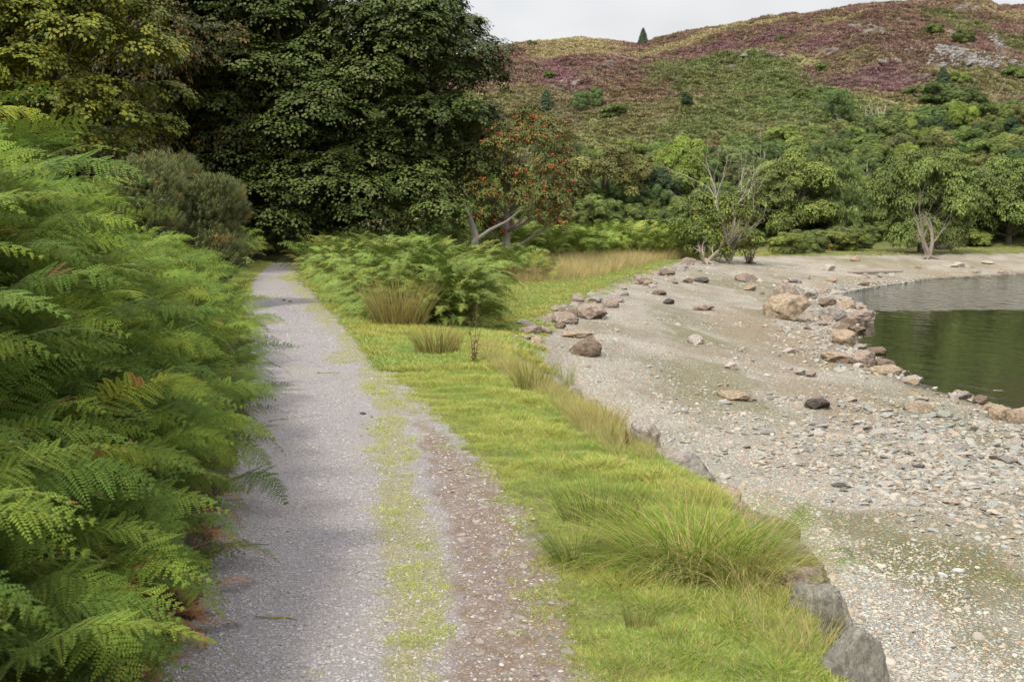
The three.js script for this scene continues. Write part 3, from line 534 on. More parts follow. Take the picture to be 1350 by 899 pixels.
{
  const R = rngOf(600), all = [], origin = ground(-2.4, -7);
  const inGorse = (x, d) => ((x + 6.95) / 1.6) ** 2 + ((d - 22.8) / 2.4) ** 2 < 1;
  for (let i = 0; i < 6200; i++) {
    const d = 2.6 * Math.pow(34 / 2.6, Math.pow(R(), 0.8)), pl = pathL(d), x = lerp(-0.5 * d - 0.8, pl - lerp(0.52, 0.46, sst(5.5, 9, d)) - 0.15 * sst(18, 26, d), Math.pow(R(), 0.62)), q = pl - x;
    if (inGorse(x, d) || (d > 14 && R() < 0.2)) continue;
    // the top of the thicket at this place; each frond reaches some way toward it, its stalk rooted in the bank
    const top = (lerp(0.5, 0.72, sst(7, 11, d)) + lerp(0.9, 0.5, sst(7, 10.5, d)) * sst(0.4, 1.5, q)) * (1 + 0.3 * fbm(x * 0.6, d * 0.45, 2)) * lerp(1.14, 0.74, sst(5.2, 11, d));
    const edge = 1 - sst(0.4, 1.2, q), s = (0.6 + 0.4 * R()) * lerp(1, 0.88, edge), reach = top * (1 - 0.8 * Math.pow(R(), 1.5) * (0.35 + 0.65 * edge)), nat = 1.52 * s;
    const k = 0.72 + 0.55 * R(), t = R(), c = t < 0.03 ? [1.6 * k, 1.25 * k, 0.9 * k] : t < 0.45 ? [0.8 * k, 0.88 * k, 0.95 * k] : [1.1 * k, 1.05 * k, 0.9 * k];
    all.push({ d, inset: q, ge: Math.floor(R() * 8), p: ground(x, -d, Math.min(-0.02, reach - nat)), s: reach > nat ? s * reach / nat : s, ry: 0.75 + (R() + R() + R() - 1.5) * 2.4, rx: edge * 0.3 * R() + 0.3 * (R() - 0.4), rz: (R() - 0.5) * 0.5, c });
  }
  all.sort((a, b) => a.d - b.d);
  const g = group('bracken_thicket', origin, 'tall green bracken thicket overhanging the gravel path on its bank', 'bracken');
  const tints = [[0.75, 0.84, 0.9], [1, 1, 1], [1.22, 1.1, 0.85], [0.88, 0.93, 0.88], [1.1, 1.05, 0.9], [0.7, 0.76, 0.8], [1.65, 1.25, 0.85]].map((c) => { const m = M.fern.clone(); m.color.setRGB(...c); return m; });
  let used = 0; const rest = fernNear.map(() => []), seenRest = [];
  for (const it of all) {
    const px = CX + it.p.x / it.d * F, inView = px > -60 && it.d > 3.6 && it.d < 9.5;
    if (inView && used < 298 && it.inset < 1.9 && R() < 0.3) {
      const m = mesh('frond', fernNear[it.ge], tints[Math.floor(R() * 6.2)], g); m.position.copy(it.p).sub(origin); m.rotation.set(it.rx, it.ry, it.rz, 'YXZ'); m.scale.setScalar(it.s); used++;
    } else rest[it.ge].push(it);
  }
  rest.forEach((l, i) => { if (l.length) copies('fronds', fernNear[i], M.fern, l, g, origin); });
  // withered fronds at the foot of the thicket
  const dl = [[], []];
  for (let i = 0; i < 150; i++) { const d = 3.6 + 11 * R() * R(), x = pathL(d) - 0.05 - 0.45 * R(), k = 0.7 + 0.7 * R(); dl[i % 2].push({ p: ground(x, -d, 0.01), s: 0.28 + 0.28 * R(), ry: R() * 6.28, rx: 0.35 + R() * 0.5, c: [k, k, k] }); }
  for (let i = 0; i < 40; i++) { const d = 4.3 + 0.8 * R(), x = pathL(d) - 0.3 + 0.35 * R(), k = 0.8 + 0.8 * R(); dl[i % 2].push({ p: ground(x, -d, 0.01), s: 0.28 + 0.2 * R(), ry: R() * 6.28, rx: 0.5 + R() * 0.5, c: [k, k, k] }); }
  dl.forEach((l, i) => copies('withered_fronds', deadFern[i], M.dry, l, g, origin));
}
function brackenPatch(label, n, inside, height, geos, origin, cmul = 1, d0 = 1, natF = 1.12) { // inside(R) -> [x, d] or null
  const R = rngOf(n + Math.floor(origin.x * 10) + 9000), l = geos.map(() => []), g = group('bracken_patch', origin, label, 'bracken');
  for (let i = 0; i < n; i++) { const q = inside(R); if (!q) continue; const k = (0.8 + 0.5 * R()) * cmul, y = R() < 0.2 ? 1.3 : 1, hh = height(q[0], q[1]) * (0.75 + 0.35 * R()), s0 = (0.95 + 0.4 * R()) * (d0 || 1), nat = natF * s0, rc = hh * (1 - 0.5 * R() * R()); l[i % geos.length].push({ p: ground(q[0], -q[1], Math.min(-0.02, rc - nat)), s: rc > nat ? s0 * rc / nat : s0, ry: (R() - 0.5) * 5 + 0.3, rx: (R() - 0.5) * 0.7 + 0.15, rz: (R() - 0.5) * 0.7, c: [k * y * 1.05, k * 1.05, k * 0.9] }); }
  l.forEach((li, i) => { if (li.length) copies('fronds', geos[i], M.fernFar, li, g, origin); });
  return g;
}
// the clump that the path bends round
brackenPatch('rounded bracken clump where the path bends, rush tuft at its foot', 14000, (R) => {
  const d = 20.2 + 26 * Math.pow(R(), 1.2), x0 = pathR(d) + 0.8 + 0.2 * R(), x1 = lerp(-1.0, -1.3, sst(20, 30, d)) - 1.2 * sst(30, 46, d), x = lerp(x0, x1, R()); return d < 22.5 && x < -3.1 ? null : x1 > x0 ? [x, d] : null;
}, (x, d) => lerp(1.0, 1.6, sst(20, 23.5, d)) * (0.6 + 0.4 * sst(0, 1.2, x - pathR(d) - 0.7)) * (1 + 0.25 * fbm(x * 0.7, d * 0.5, 2)), fernMid, ground(-3, -24), 0.9, 0.66, 1.68);
brackenPatch('long bracken belt behind the straw-coloured grass', 8000, (R) => { const px = 560 + 370 * R(), d = 62 + 24 * R() + (px - 560) * 0.045, x = (px - CX) / F * d; return [x, d]; }, (x, d) => 2.2 + 0.8 * fbm(x * 0.3, d * 0.3, 2), fernFar, ground(3, -75), 1.2, 1.3);
brackenPatch('bracken bank between path and sycamore', 7000, (R) => { const d = 30 + 45 * R(), x = pathL(d) - 0.95 - 9 * R(); return [x, d]; }, (x, d) => (1.35 + 0.4 * fbm(x * 0.4, d * 0.4, 2)) * (0.55 + 0.45 * sst(0, 1.5, pathL(d) - x)), fernFar, ground(-13, -48), 1, 1.15);
brackenPatch('bracken at the foot of the dark sycamore', 3000, (R) => { const d = 44 + 30 * R(), x = pathR(d) + 0.3 + 10 * R(); return x > 1.5 - (d - 44) * 0.1 ? null : [x, d]; }, (x, d) => 1.35 + 0.4 * fbm(x * 0.4, d * 0.4, 2), fernFar, ground(-6, -48), 0.9, 1.15);
brackenPatch('deep bracken in the shade behind the dark sycamore', 4200, (R) => { const px = 250 + 330 * R(), d = 64 + 22 * R(); return [(px - CX) / F * d, d]; }, (x, d) => 2.0 + 0.5 * fbm(x * 0.4, d * 0.4, 2), fernFar, ground(-14, -74), 0.85, 1.3);
console.log('bracken');

// ---------------------------------------------------------------- grasses
function tuftGeo(seed, { n = 14, h = 0.07, r = 0.03, w = 0.0022, bend = 0.6, segs = 2, cols = [[0.2, 0.27, 0.03]], spread = 0.5, tipc = null }) {
  const R = rngOf(seed), S = new Soup();
  for (let i = 0; i < n; i++) {
    const a = R() * 6.283, ro = r * Math.sqrt(R()), az = a + (R() - 0.5) * 1.6, hh = h * (0.55 + 0.6 * R()), tilt = spread * (0.2 + 0.9 * ro / r * R() + 0.25 * R()), c = mul(cols[Math.floor(R() * cols.length)], 0.8 + 0.4 * R());
    const dir = [Math.cos(az), 0, Math.sin(az)], face = R() * 6.283, sd = [Math.cos(face), 0, Math.sin(face)]; let p = [Math.cos(a) * ro, -0.01, Math.sin(a) * ro], th = tilt, prevL = add3(p, sd, w), prevR = add3(p, sd, -w); const bn = bend * (0.4 + R());
    for (let k = 1; k <= segs; k++) {
      th += bn / segs; p = add3(add3(p, dir, Math.sin(th) * hh / segs), [0, 1, 0], Math.cos(th) * hh / segs); const ww = w * (1 - k / segs), cc = tipc && k > segs * 0.8 ? mul(tipc, 0.8 + 0.4 * R()) : c;
      if (k === segs) S.tri(prevL, prevR, p, cc); else { const l = add3(p, sd, ww), rr = add3(p, sd, -ww); S.quad(prevL, prevR, rr, l, cc); prevL = l; prevR = rr; }
    }
  }
  return S.geo();
}
const turf = [0, 1, 2, 3].map((i) => tuftGeo(700 + i, { n: 18, h: 0.055, r: 0.045, w: 0.0022, spread: 0.75, bend: 0.8, cols: [[0.31, 0.39, 0.07], [0.36, 0.4, 0.09], [0.24, 0.34, 0.065], [0.48, 0.44, 0.2]] }));
const turfFar = [0, 1].map((i) => tuftGeo(710 + i, { n: 22, h: 0.11, r: 0.12, w: 0.007, spread: 0.7, bend: 0.7, cols: [[0.3, 0.36, 0.07], [0.35, 0.38, 0.09], [0.26, 0.33, 0.065], [0.46, 0.42, 0.19]] }));
const mossG = [0, 1].map((i) => tuftGeo(720 + i, { n: 12, h: 0.018, r: 0.026, w: 0.0024, spread: 0.9, bend: 0.6, cols: [[0.4, 0.43, 0.055], [0.31, 0.39, 0.05], [0.48, 0.44, 0.11]] }));
const straw = [0, 1, 2].map((i) => tuftGeo(730 + i, { n: 20, h: 0.34, r: 0.06, w: 0.0022, segs: 4, spread: 0.35, bend: 0.7, cols: [[0.46, 0.38, 0.17], [0.4, 0.36, 0.13], [0.28, 0.3, 0.06], [0.5, 0.42, 0.22]] }));
const strawTall = [0, 1, 2].map((i) => tuftGeo(740 + i, { n: 26, h: 0.8, r: 0.3, w: 0.007, segs: 3, spread: 0.4, bend: 0.5, cols: [[0.46, 0.36, 0.17], [0.42, 0.33, 0.15], [0.36, 0.32, 0.11], [0.5, 0.41, 0.22]] }));
{
  const R = rngOf(800), near = turf.map(() => []), far = turfFar.map(() => []), moss = mossG.map(() => []), dry = straw.map(() => []), tall = strawTall.map(() => []);
  for (let i = 0; i < 120000; i++) { // verge close by
    const d = 2.6 * Math.pow(18 / 2.6, R()), x = lerp(pathR(d) - 0.3, vergeR(d) + 0.02, R()), e = vergeR(d) - x, f = x - ragR(d); if (R() > 0.36 * (vergeR(d) - pathR(d))) continue;
    const pn = fbm(x * 1.1, d * 0.7); if (R() > sst(-0.16, 0.1, f + 0.24 * fbm(x * 2.6, d * 1.8 + 7) + 0.12 * fbm(x * 9, d * 9)) + 0.03) continue;
    const s = (0.6 + 0.5 * R()) * (0.6 + 0.6 * sst(0, 0.5, f)) * (1 + 0.9 * pn) * (1 + d * 0.02), v = 0.85 + 0.35 * R(), y = clamp(0.35 + pn * 0.9 + 0.9 * (R() - 0.5));
    near[i % 4].push({ p: ground(x, -d), s, ry: R() * 6.28, c: R() < 0.06 ? [1.5 * v, 1.05 * v, 1.5 * v] : [v * lerp(0.82, 1.25, y), v * lerp(0.92, 1.05, y), v * lerp(0.85, 1.15, y)] });
  }
  for (let i = 0; i < 26000; i++) { // the flat by the shore and both verges farther on
    const d = 13 * Math.pow(9.5, R()), right = R() < 0.8 || d < 26, x = right ? lerp(pathR(d) - 0.12, Math.min(vergeR(d) + 0.9, 0.5 * d), R()) : pathL(d) + (R() - 0.75) * 0.5;
    if (right && x - vergeR(d) > 0.3 && fbm(x * 1.2, d * 1.2) < 0.05) continue; const pn = fbm(x * 0.5, d * 0.4), v = 0.85 + 0.3 * R();
    far[i % 2].push({ p: ground(x, -d), s: (0.55 + 0.4 * R()) * (1 + d * 0.012), ry: R() * 6.28, c: [v * (1 + pn * 0.4), v, v] });
  }
  for (let i = 0; i < 110000; i++) { // moss and short grass in the gravel
    const d = 2.8 * Math.pow(26, R()), x = lerp(pathL(d) - 0.05, pathR(d) + 0.05, R()), m = mossMask(x, d); if (R() > m * 2.1 * clamp(0.35 + 2.4 * fbm(x * 6, d * 6, 2)) * clamp(0.45 + 2.6 * fbm(x * 2.2 + 3, d * 1.6, 2)) + 0.018) continue;
    const v = 0.8 + 0.4 * R(); moss[i % 2].push({ p: ground(x, -d), s: (0.5 + 1.1 * R()) * (1 + d * 0.04) * (1 + 0.7 * sst(0.5, 0.9, m)), ry: R() * 6.28, c: [v, v, v] });
  }
  for (let i = 0; i < 9000; i++) { // grass rooted in the middle strip
    const d = 3.2 * Math.pow(4.2, R()), x = lerp(pathL(d), pathR(d), 0.35 + 0.55 * R()), m = mossMask(x, d), cl = fbm(x * 3.1 + 2, d * 2.1, 3); if (m < 0.45 || cl < 0.1 + 0.25 * R()) continue;
    const v = 0.9 + 0.4 * R(); near[i % 4].push({ p: ground(x, -d), s: (0.3 + 0.5 * R()) * (1 + d * 0.02), ry: R() * 6.28, c: [1.1 * v, 1.05 * v, v] });
  }
  for (let i = 0; i < 2200; i++) { // dry grass on the lip of the bank
    const d = 4.2 + 12 * Math.pow(R(), 0.9), x = vergeR(d) - 0.3 + 0.4 * R(), v = 0.8 + 0.4 * R(), dn = 0.3 + 1.1 * fbm(d * 0.8, 2.2) + (d > 8.5 && d < 15 ? 0.45 : 0); if (R() > dn) continue;
    dry[i % 3].push({ p: ground(x, -d, -0.02), s: 0.3 + 0.45 * R(), ry: R() * 6.28, rz: -0.15, c: [v, v, v] });
  }
  for (let i = 0; i < 1500; i++) { // bents and dead stems standing in the turf
    const d = 3.4 * Math.pow(5, R()), x = lerp(pathR(d) + 0.1, vergeR(d) - 0.05, R()), v = 0.75 + 0.5 * R(); if (fbm(x * 1.3 + 8, d * 0.9) + 0.35 * (x - pathR(d)) < 0.12 + 0.2 * R()) continue;
    dry[i % 3].push({ p: ground(x, -d, -0.01), s: 0.16 + 0.24 * R() * R(), ry: R() * 6.28, c: R() < 0.5 ? [v, v, v] : [0.6 * v, 0.85 * v, 0.5 * v] });
  }
  for (let i = 0; i < 6000; i++) { // straw-coloured stand before the bracken belt
    const px = 600 + 300 * R(), d = 38 + 32 * R() + (px - 600) * 0.055, x = (px - CX) / F * d; if (x > vergeR(d) - 1.2 || x < -2.5 - 0.05 * (d - 44)) continue; const pn = fbm(x * 0.35 + 4, d * 0.15); if (pn + sst(38, 54, d) * 0.6 < 0.05 + 0.5 * R()) continue;
    const v = 0.85 + 0.35 * R(); tall[i % 3].push({ p: ground(x, -d, -0.02), s: (0.3 + 0.8 * R()) * (1 + 0.8 * pn), ry: R() * 6.28, c: [v, v, v] });
  }
  const L = (arr, geos, name, label, mat) => arr.forEach((l, i) => { if (l.length) tag(copies(name, geos[i], mat, l), label, 'grass', null, 'stuff'); });
  L(near, turf, 'grass', 'short bright turf on the verge between path and bank', M.grass); L(far, turfFar, 'meadow_grass', 'green meadow grass on the flat by the shore', M.grass); L(moss, mossG, 'moss', 'yellow-green moss and seedlings in the gravel', M.grass);
  L(dry, straw, 'dry_grass', 'dry yellow grass hanging on the bank lip', M.grass); L(tall, strawTall, 'straw_grass', 'tall straw-coloured grass stand before the bracken', M.grass);
}
function tussock(name, px, py, label, opt, sc = V(1, 1, 1), rz = 0) { const p = cast(px, py), g = tuftGeo(px, opt), m = mesh(name, g, M.grass); m.position.copy(p).add(V(0, -0.02, 0)); m.scale.copy(sc); m.rotation.z = rz; return tag(m, label, 'grass tuft'); }
const GG = [[0.17, 0.27, 0.04], [0.22, 0.31, 0.045], [0.27, 0.32, 0.06]], DG = [[0.4, 0.32, 0.12], [0.46, 0.37, 0.16]], OL = [[0.2, 0.19, 0.05], [0.3, 0.24, 0.08], [0.16, 0.18, 0.05]];
tussock('grass_tussock', 915, 740, 'large arching green grass tussock with straw tips on bank edge', { n: 1700, h: 0.54, r: 0.27, w: 0.0032, segs: 6, spread: 0.8, bend: 1.35, cols: [...GG, ...GG, ...GG, ...DG], tipc: [0.36, 0.33, 0.11] }, V(1.25, 1, 0.9));
tussock('grass_tussock', 985, 760, 'straw-tipped tussock lobe falling over the bank edge', { n: 700, h: 0.42, r: 0.16, w: 0.0026, segs: 6, spread: 0.85, bend: 1.15, cols: [...GG, ...DG, ...DG], tipc: [0.46, 0.4, 0.17] }, V(1.2, 1, 1));
tussock('rush_tuft', 790, 690, 'upright dark green rush tuft behind the large tussock', { n: 320, h: 0.34, r: 0.15, w: 0.0022, segs: 4, spread: 0.3, bend: 0.4, cols: [[0.09, 0.15, 0.03], [0.13, 0.18, 0.03], [0.2, 0.2, 0.05]] }, V(1.3, 1, 1));
tussock('rush_tuft', 755, 735, 'leaning blue-green rush tuft in front of the large tussock', { n: 330, h: 0.33, r: 0.1, w: 0.0022, segs: 5, spread: 0.75, bend: 0.7, cols: [[0.11, 0.19, 0.05], [0.14, 0.22, 0.05], [0.25, 0.26, 0.07]] });
tussock('rush_tuft', 842, 828, 'small olive rush tuft with dead stems on turf', { n: 60, h: 0.19, r: 0.05, w: 0.0022, segs: 3, spread: 0.3, bend: 0.3, cols: OL });
tussock('rush_tuft', 882, 842, 'smaller rush tuft leaning beside the olive one', { n: 34, h: 0.16, r: 0.03, w: 0.0022, segs: 3, spread: 0.45, bend: 0.3, cols: OL });
tussock('rush_tuft', 525, 429, 'big brownish rush tuft at foot of the bracken clump', { n: 800, h: 0.98, r: 0.42, w: 0.006, segs: 4, spread: 0.38, bend: 0.35, cols: [...OL, [0.42, 0.3, 0.13], [0.36, 0.29, 0.1]] });
tussock('rush_tuft', 576, 466, 'low brown rush tuft next to the big one', { n: 420, h: 0.5, r: 0.24, w: 0.005, segs: 4, spread: 0.45, bend: 0.4, cols: [...OL, [0.42, 0.3, 0.13]] });
tussock('rush_tuft', 702, 512, 'thin reedy tuft on the verge edge above the beach', { n: 240, h: 0.42, r: 0.2, w: 0.003, segs: 4, spread: 0.3, bend: 0.45, cols: [...OL, [0.24, 0.26, 0.06]] });
tussock('rush_tuft', 745, 505, 'sparse green reeds at the beach edge of verge', { n: 110, h: 0.42, r: 0.14, w: 0.0028, segs: 4, spread: 0.2, bend: 0.2, cols: [[0.2, 0.24, 0.05], [0.3, 0.27, 0.09]] });
tussock('rush_tuft', 790, 560, 'dry grass tuft on mossy hump of the bank', { n: 320, h: 0.34, r: 0.2, w: 0.0026, segs: 4, spread: 0.5, bend: 0.6, cols: [...DG, [0.3, 0.3, 0.08]] });
tussock('rush_tuft', 670, 375, 'small green grass tuft among stones at the beach top', { n: 160, h: 0.4, r: 0.25, w: 0.01, segs: 3, spread: 0.4, bend: 0.4, cols: [[0.2, 0.27, 0.05]] });
// weedy stems
function weed(px, py, h, c, lc, label, name = 'dock_plant') {
  const R = rngOf(px), p = cast(px, py), g = group(name, p.add(V(0, -0.02, 0)), label, 'plant'), S = new Soup(), Lf = new Soup();
  for (let k = 0; k < 3; k++) { const a = R() * 6, t = 0.1 + 0.25 * R(), pts = []; for (let i = 0; i <= 4; i++) pts.push([Math.cos(a) * t * h * i / 4 * 0.5, h * i / 4 * (1 - k * 0.2), Math.sin(a) * t * h * i / 4 * 0.5, lerp(0.006, 0.002, i / 4)]); tube(S, pts, 4, c);
    for (let i = 0; i < 40; i++) { const u = 0.15 + 0.85 * R(), q = pts[Math.min(4, Math.round(u * 4))], o = [q[0] + (R() - 0.5) * 0.06 * h, h * u * (1 - k * 0.2), q[2] + (R() - 0.5) * 0.06 * h], an = R() * 6.28, l = 0.06 * h * (1.2 - u) + 0.015; const d = [Math.cos(an) * l, l * 0.4, Math.sin(an) * l], w = [-Math.sin(an) * l * 0.3, 0, Math.cos(an) * l * 0.3]; Lf.quad(o, add3(add3(o, d, 0.5), w), add3(o, d), add3(add3(o, d, 0.5), w, -1), mul(lc, 0.7 + 0.6 * R())); } }
  mesh('stem', S.geo(), M.bark, g); mesh('leaves', Lf.geo(), M.grass, g);
}
weed(624, 480, 0.75, [0.16, 0.09, 0.05], [0.2, 0.14, 0.05], 'reddish-brown seeded dock stem on verge edge beside bracken clump');
weed(826, 590, 0.2, [0.2, 0.12, 0.07], [0.24, 0.14, 0.07], 'dark brown sorrel stem at the bank edge by the white-flecked boulder');
weed(808, 585, 0.17, [0.2, 0.2, 0.06], [0.24, 0.26, 0.06], 'thin green weed beside the brown sorrel stem');
// small bracken seedling on the bank by the dark boulders
{ const p = cast(1030, 835), g = group('fern', p, 'small light green fern growing at the bank edge above dark boulder', 'fern'); for (let k = 0; k < 5; k++) { const m = mesh('frond', fernMid[k % 4], M.fern, g); m.scale.setScalar(0.2 + 0.03 * k); m.rotation.set(0.35, 0.6 + k * 0.5, 0, 'YXZ'); } }
// twigs on the path
for (const [px, py, l, a, label, c] of [[325, 719, 0.24, 0.1, 'dry brown stick lying across the gravel', [0.3, 0.2, 0.11]], [432, 492, 0.3, 0.2, 'green leaf stem dropped on the path', [0.16, 0.25, 0.06]], [365, 815, 0.2, -0.2, 'withered fern tip lying on the gravel', [0.33, 0.26, 0.09]]]) {
  const S = new Soup(), p = cast(px, py); tube(S, [[-l / 2, 0, 0, 0.003], [-l * 0.1, 0.004, 0.012, 0.004], [l * 0.2, 0.003, -0.005, 0.0035], [l / 2, 0.001, 0.012, 0.002]], 5, c); tube(S, [[-l * 0.1, 0.004, 0.012, 0.0025], [l * 0.1, 0.008, 0.04, 0.0012]], 4, c);
  const m = mesh('twig', S.geo(), M.bark); m.position.copy(p).add(V(0, 0.003, 0)); m.rotation.y = a; tag(m, label, 'twig');
}
console.log('grass');

// ---------------------------------------------------------------- trees
// lobes: [x,y,z, rx,ry,rz]; leaves sit on the upper shells of the lobes, in sprays that face up and out
function crownSoup(S, seed, lobes, per, leaf, cols, { low = -0.35, upw = 0.6, fill = 0.12, drop = 0.3, tone = 0.3 } = {}) {
  const R = rngOf(seed);
  for (const lb of lobes) {
    const lobeTone = 1 + (R() - 0.5) * tone, size = (lb[3] * lb[3] + lb[3] * lb[4] * 2), sprays = Math.round(per * size / 6);
    for (let i = 0; i < sprays; i++) {
      let v; do v = nrm3([R() * 2 - 1, R() * 2 - 1, R() * 2 - 1]); while (v[1] < low && R() < 0.85);
      const q = 1 + 0.22 * n3(v[0] * 2 + lb[0], v[1] * 2 + lb[1], v[2] * 2 + lb[2]), rad = (R() < fill ? 0.3 + 0.6 * R() : 0.86 + 0.2 * R()) * q;
      const o = [lb[0] + v[0] * lb[3] * rad, lb[1] + v[1] * lb[4] * rad, lb[2] + v[2] * lb[5] * rad], out = nrm3(add3(add3(v, [0, upw, 0]), [R() - 0.5, R() - 0.5, R() - 0.5], 0.7)), c0 = mul(cols[Math.floor(R() * cols.length)], lobeTone * (0.8 + 0.4 * R()));
      const u = nrm3(crs(out, [R() - 0.5, R() - 0.5, R() - 0.5])), w = crs(out, u), nl = 5 + Math.floor(R() * 3), a0 = R() * 6;
      for (let k = 0; k < nl; k++) {
        const a = a0 + k / nl * 6.283 + (R() - 0.5) * 0.6, l = leaf * (0.7 + 0.6 * R()), dir = add3(mul(u, Math.cos(a)), w, Math.sin(a)), sd = add3(mul(u, -Math.sin(a)), w, Math.cos(a));
        const b = add3(o, dir, l * 0.25 + leaf * 0.5 * R()), tip = add3(add3(b, dir, l), [0, 1, 0], -l * drop * (0.5 + R())), mid = add3(add3(b, dir, l * 0.45), out, l * 0.08), c = mul(c0, 0.85 + 0.3 * R());
        S.tri(b, add3(mid, sd, l * 0.36), tip, c); S.tri(b, tip, add3(mid, sd, -l * 0.36), c);
      }
    }
  }
  return S;
}
function limbs(S, seed, height, r0, lobes, c, lean = [0, 0]) {
  const R = rngOf(seed), trunk = []; for (let i = 0; i <= 8; i++) { const t = i / 8; trunk.push([lean[0] * t + 0.1 * r0 * Math.sin(i * 2), height * t, lean[1] * t + 0.1 * r0 * Math.cos(i * 3), r0 * (1.25 * Math.pow(1 - t, 2.5) * 0.4 + lerp(1, 0.25, t))]); }
  tube(S, trunk, 9, c);
  for (const lb of lobes) {
    if (lb[1] < height * 0.3 && height > 3) continue;
    const t = clamp((lb[1] / height) * 0.55 + 0.1 * R(), 0.18, 0.95), i = Math.min(7, Math.floor(t * 8)), a = trunk[i], rr = a[3] * 0.4, e = [lb[0], lb[1] - lb[4] * 0.1, lb[2]], m = [lerp(a[0], e[0], 0.5), lerp(a[1], e[1], 0.4) - 0.1 * R(), lerp(a[2], e[2], 0.5)], pts = [];
    for (let k = 0; k <= 6; k++) { const u = k / 6, q = 1 - u; pts.push([q * q * a[0] + 2 * q * u * m[0] + u * u * e[0] + (k % 6 ? (R() - 0.5) * rr : 0), q * q * a[1] + 2 * q * u * m[1] + u * u * e[1], q * q * a[2] + 2 * q * u * m[2] + u * u * e[2] + (k % 6 ? (R() - 0.5) * rr : 0), lerp(rr, rr * 0.18, u)]); }
    tube(S, pts, 5, c);
  }
  return S;
}
const BARK = [0.11, 0.09, 0.07];
function shellLobes(seed, n, c, r, size, flat, { ymin = -0.8, front = 0, inner = 0.25 } = {}) { // lobes spread over an ellipsoid
  const R = rngOf(seed), out = [];
  for (let i = 0; out.length < n && i < n * 30; i++) { const v = nrm3([R() * 2 - 1, R() * 2 - 1, R() * 2 - 1 + front]); if (v[1] < ymin) continue; const k = R() < inner ? 0.3 + 0.4 * R() : 0.72 + 0.2 * R(), s = size * (0.7 + 0.6 * R()); const o = [c[0] + v[0] * r[0] * k, c[1] + v[1] * r[1] * k, c[2] + v[2] * r[2] * k]; if (out.some((q) => Math.hypot(q[0] - o[0], (q[1] - o[1]) * 1.6, q[2] - o[2]) < size * 0.62)) continue; out.push([...o, s, s * flat, s]); }
  return out;
}
function heroTree(name, px, d, dy, label, cat, lobes, { h, r, per, leaf, cols, bark = BARK, opts = {}, mat = M.leaf }) {
  const x = (px - CX) / F * d, p = ground(x, -d, dy), g = group(name, p, label, cat);
  mesh('trunk', limbs(new Soup(), px, h, r, lobes, bark).geo(), M.bark, g);
  mesh('crown', crownSoup(new Soup(), px + 1, lobes, per, leaf, cols, opts).geo(), mat, g);
  return g;
}
// the great dark sycamore
{
  const lobes = shellLobes(901, 210, [0, 7.3, 0], [8.3, 7.6, 6.6], 1.5, 0.5, { ymin: -0.62, front: 0.35, inner: 0.2 });
  for (const q of [[-7.6, 3.6, 2.5, 2.1, 0.9, 1.9], [-6.0, 2.6, 3.6, 2, 0.8, 1.8], [-8.6, 5.2, 1.5, 1.6, 0.7, 1.5], [6.3, 4.0, 2.5, 1.7, 0.9, 1.6], [5.6, 9.6, 2, 1.5, 0.8, 1.4], [4.8, 11.2, 1, 1.5, 0.8, 1.4], [-2, 2.7, 5, 2.1, 0.8, 1.6], [1.5, 2.9, 5.2, 2.2, 0.8, 1.6], [4, 3.2, 4.2, 1.9, 0.8, 1.6]]) lobes.push(q);
  for (let i = 0; i < 18; i++) lobes.push([-7.4 + i * 0.8, 1.5 + 0.7 * Math.abs(Math.sin(i * 2.3)), 3.2 + 1.6 * Math.sin(i * 1.7), 1.5, 0.7, 1.4]);
  const big = heroTree('sycamore_tree', 432, 60, 0, 'massive dark green sycamore with tiered crown reaching the ground', 'tree', lobes, { h: 12, r: 0.55, per: 270, leaf: 0.15, cols: [[0.066, 0.092, 0.019], [0.075, 0.1, 0.021], [0.092, 0.104, 0.029], [0.055, 0.082, 0.018]], opts: { upw: 1.1, drop: 0.08, tone: 0.5, low: -0.2 } });
  big.scale.setScalar(1.2);
}
heroTree('beech_tree', 45, 40, 0, 'yellow-green beech standing before darker wood', 'tree', shellLobes(910, 60, [0, 6.2, 0], [5.2, 5.6, 4.2], 1.5, 0.42, { ymin: -0.75, front: 0.4 }), { h: 9, r: 0.3, per: 230, leaf: 0.15, cols: [[0.155, 0.17, 0.015], [0.12, 0.14, 0.015], [0.19, 0.18, 0.016], [0.09, 0.115, 0.016]], opts: { upw: 0.9, drop: 0.1 } });
heroTree('beech_tree', 185, 54, 0, 'dark beech with bronze upper leaves between yellow beech and sycamore', 'tree', shellLobes(911, 60, [0, 7.5, 0], [5.8, 7.4, 4.5], 1.9, 0.45, { ymin: -0.8, front: 0.3 }), { h: 12, r: 0.35, per: 190, leaf: 0.18, cols: [[0.045, 0.05, 0.012], [0.065, 0.055, 0.013], [0.1, 0.065, 0.015], [0.035, 0.045, 0.012]], opts: { upw: 0.8 } });
for (const [px, d, k, label] of [[-70, 52, 1, 'shaded beech at the dark wood edge beyond the bracken bank'], [95, 64, 1.05, 'deep green beech behind the yellow one'], [300, 70, 1.1, 'tall dark beech rising behind the sycamore flank'], [-10, 75, 1.2, 'beech deep in the dark wood']])
  heroTree('beech_tree', px, d, 0, label, 'tree', shellLobes(920 + px, 46, [0, 7.4 * k, 0], [5.6 * k, 7.2 * k, 4.5 * k], 2.2, 0.45, { ymin: -0.85, front: 0.3 }), { h: 12 * k, r: 0.35, per: 90, leaf: 0.3, cols: [[0.032, 0.042, 0.012], [0.042, 0.046, 0.012], [0.055, 0.05, 0.013]] });
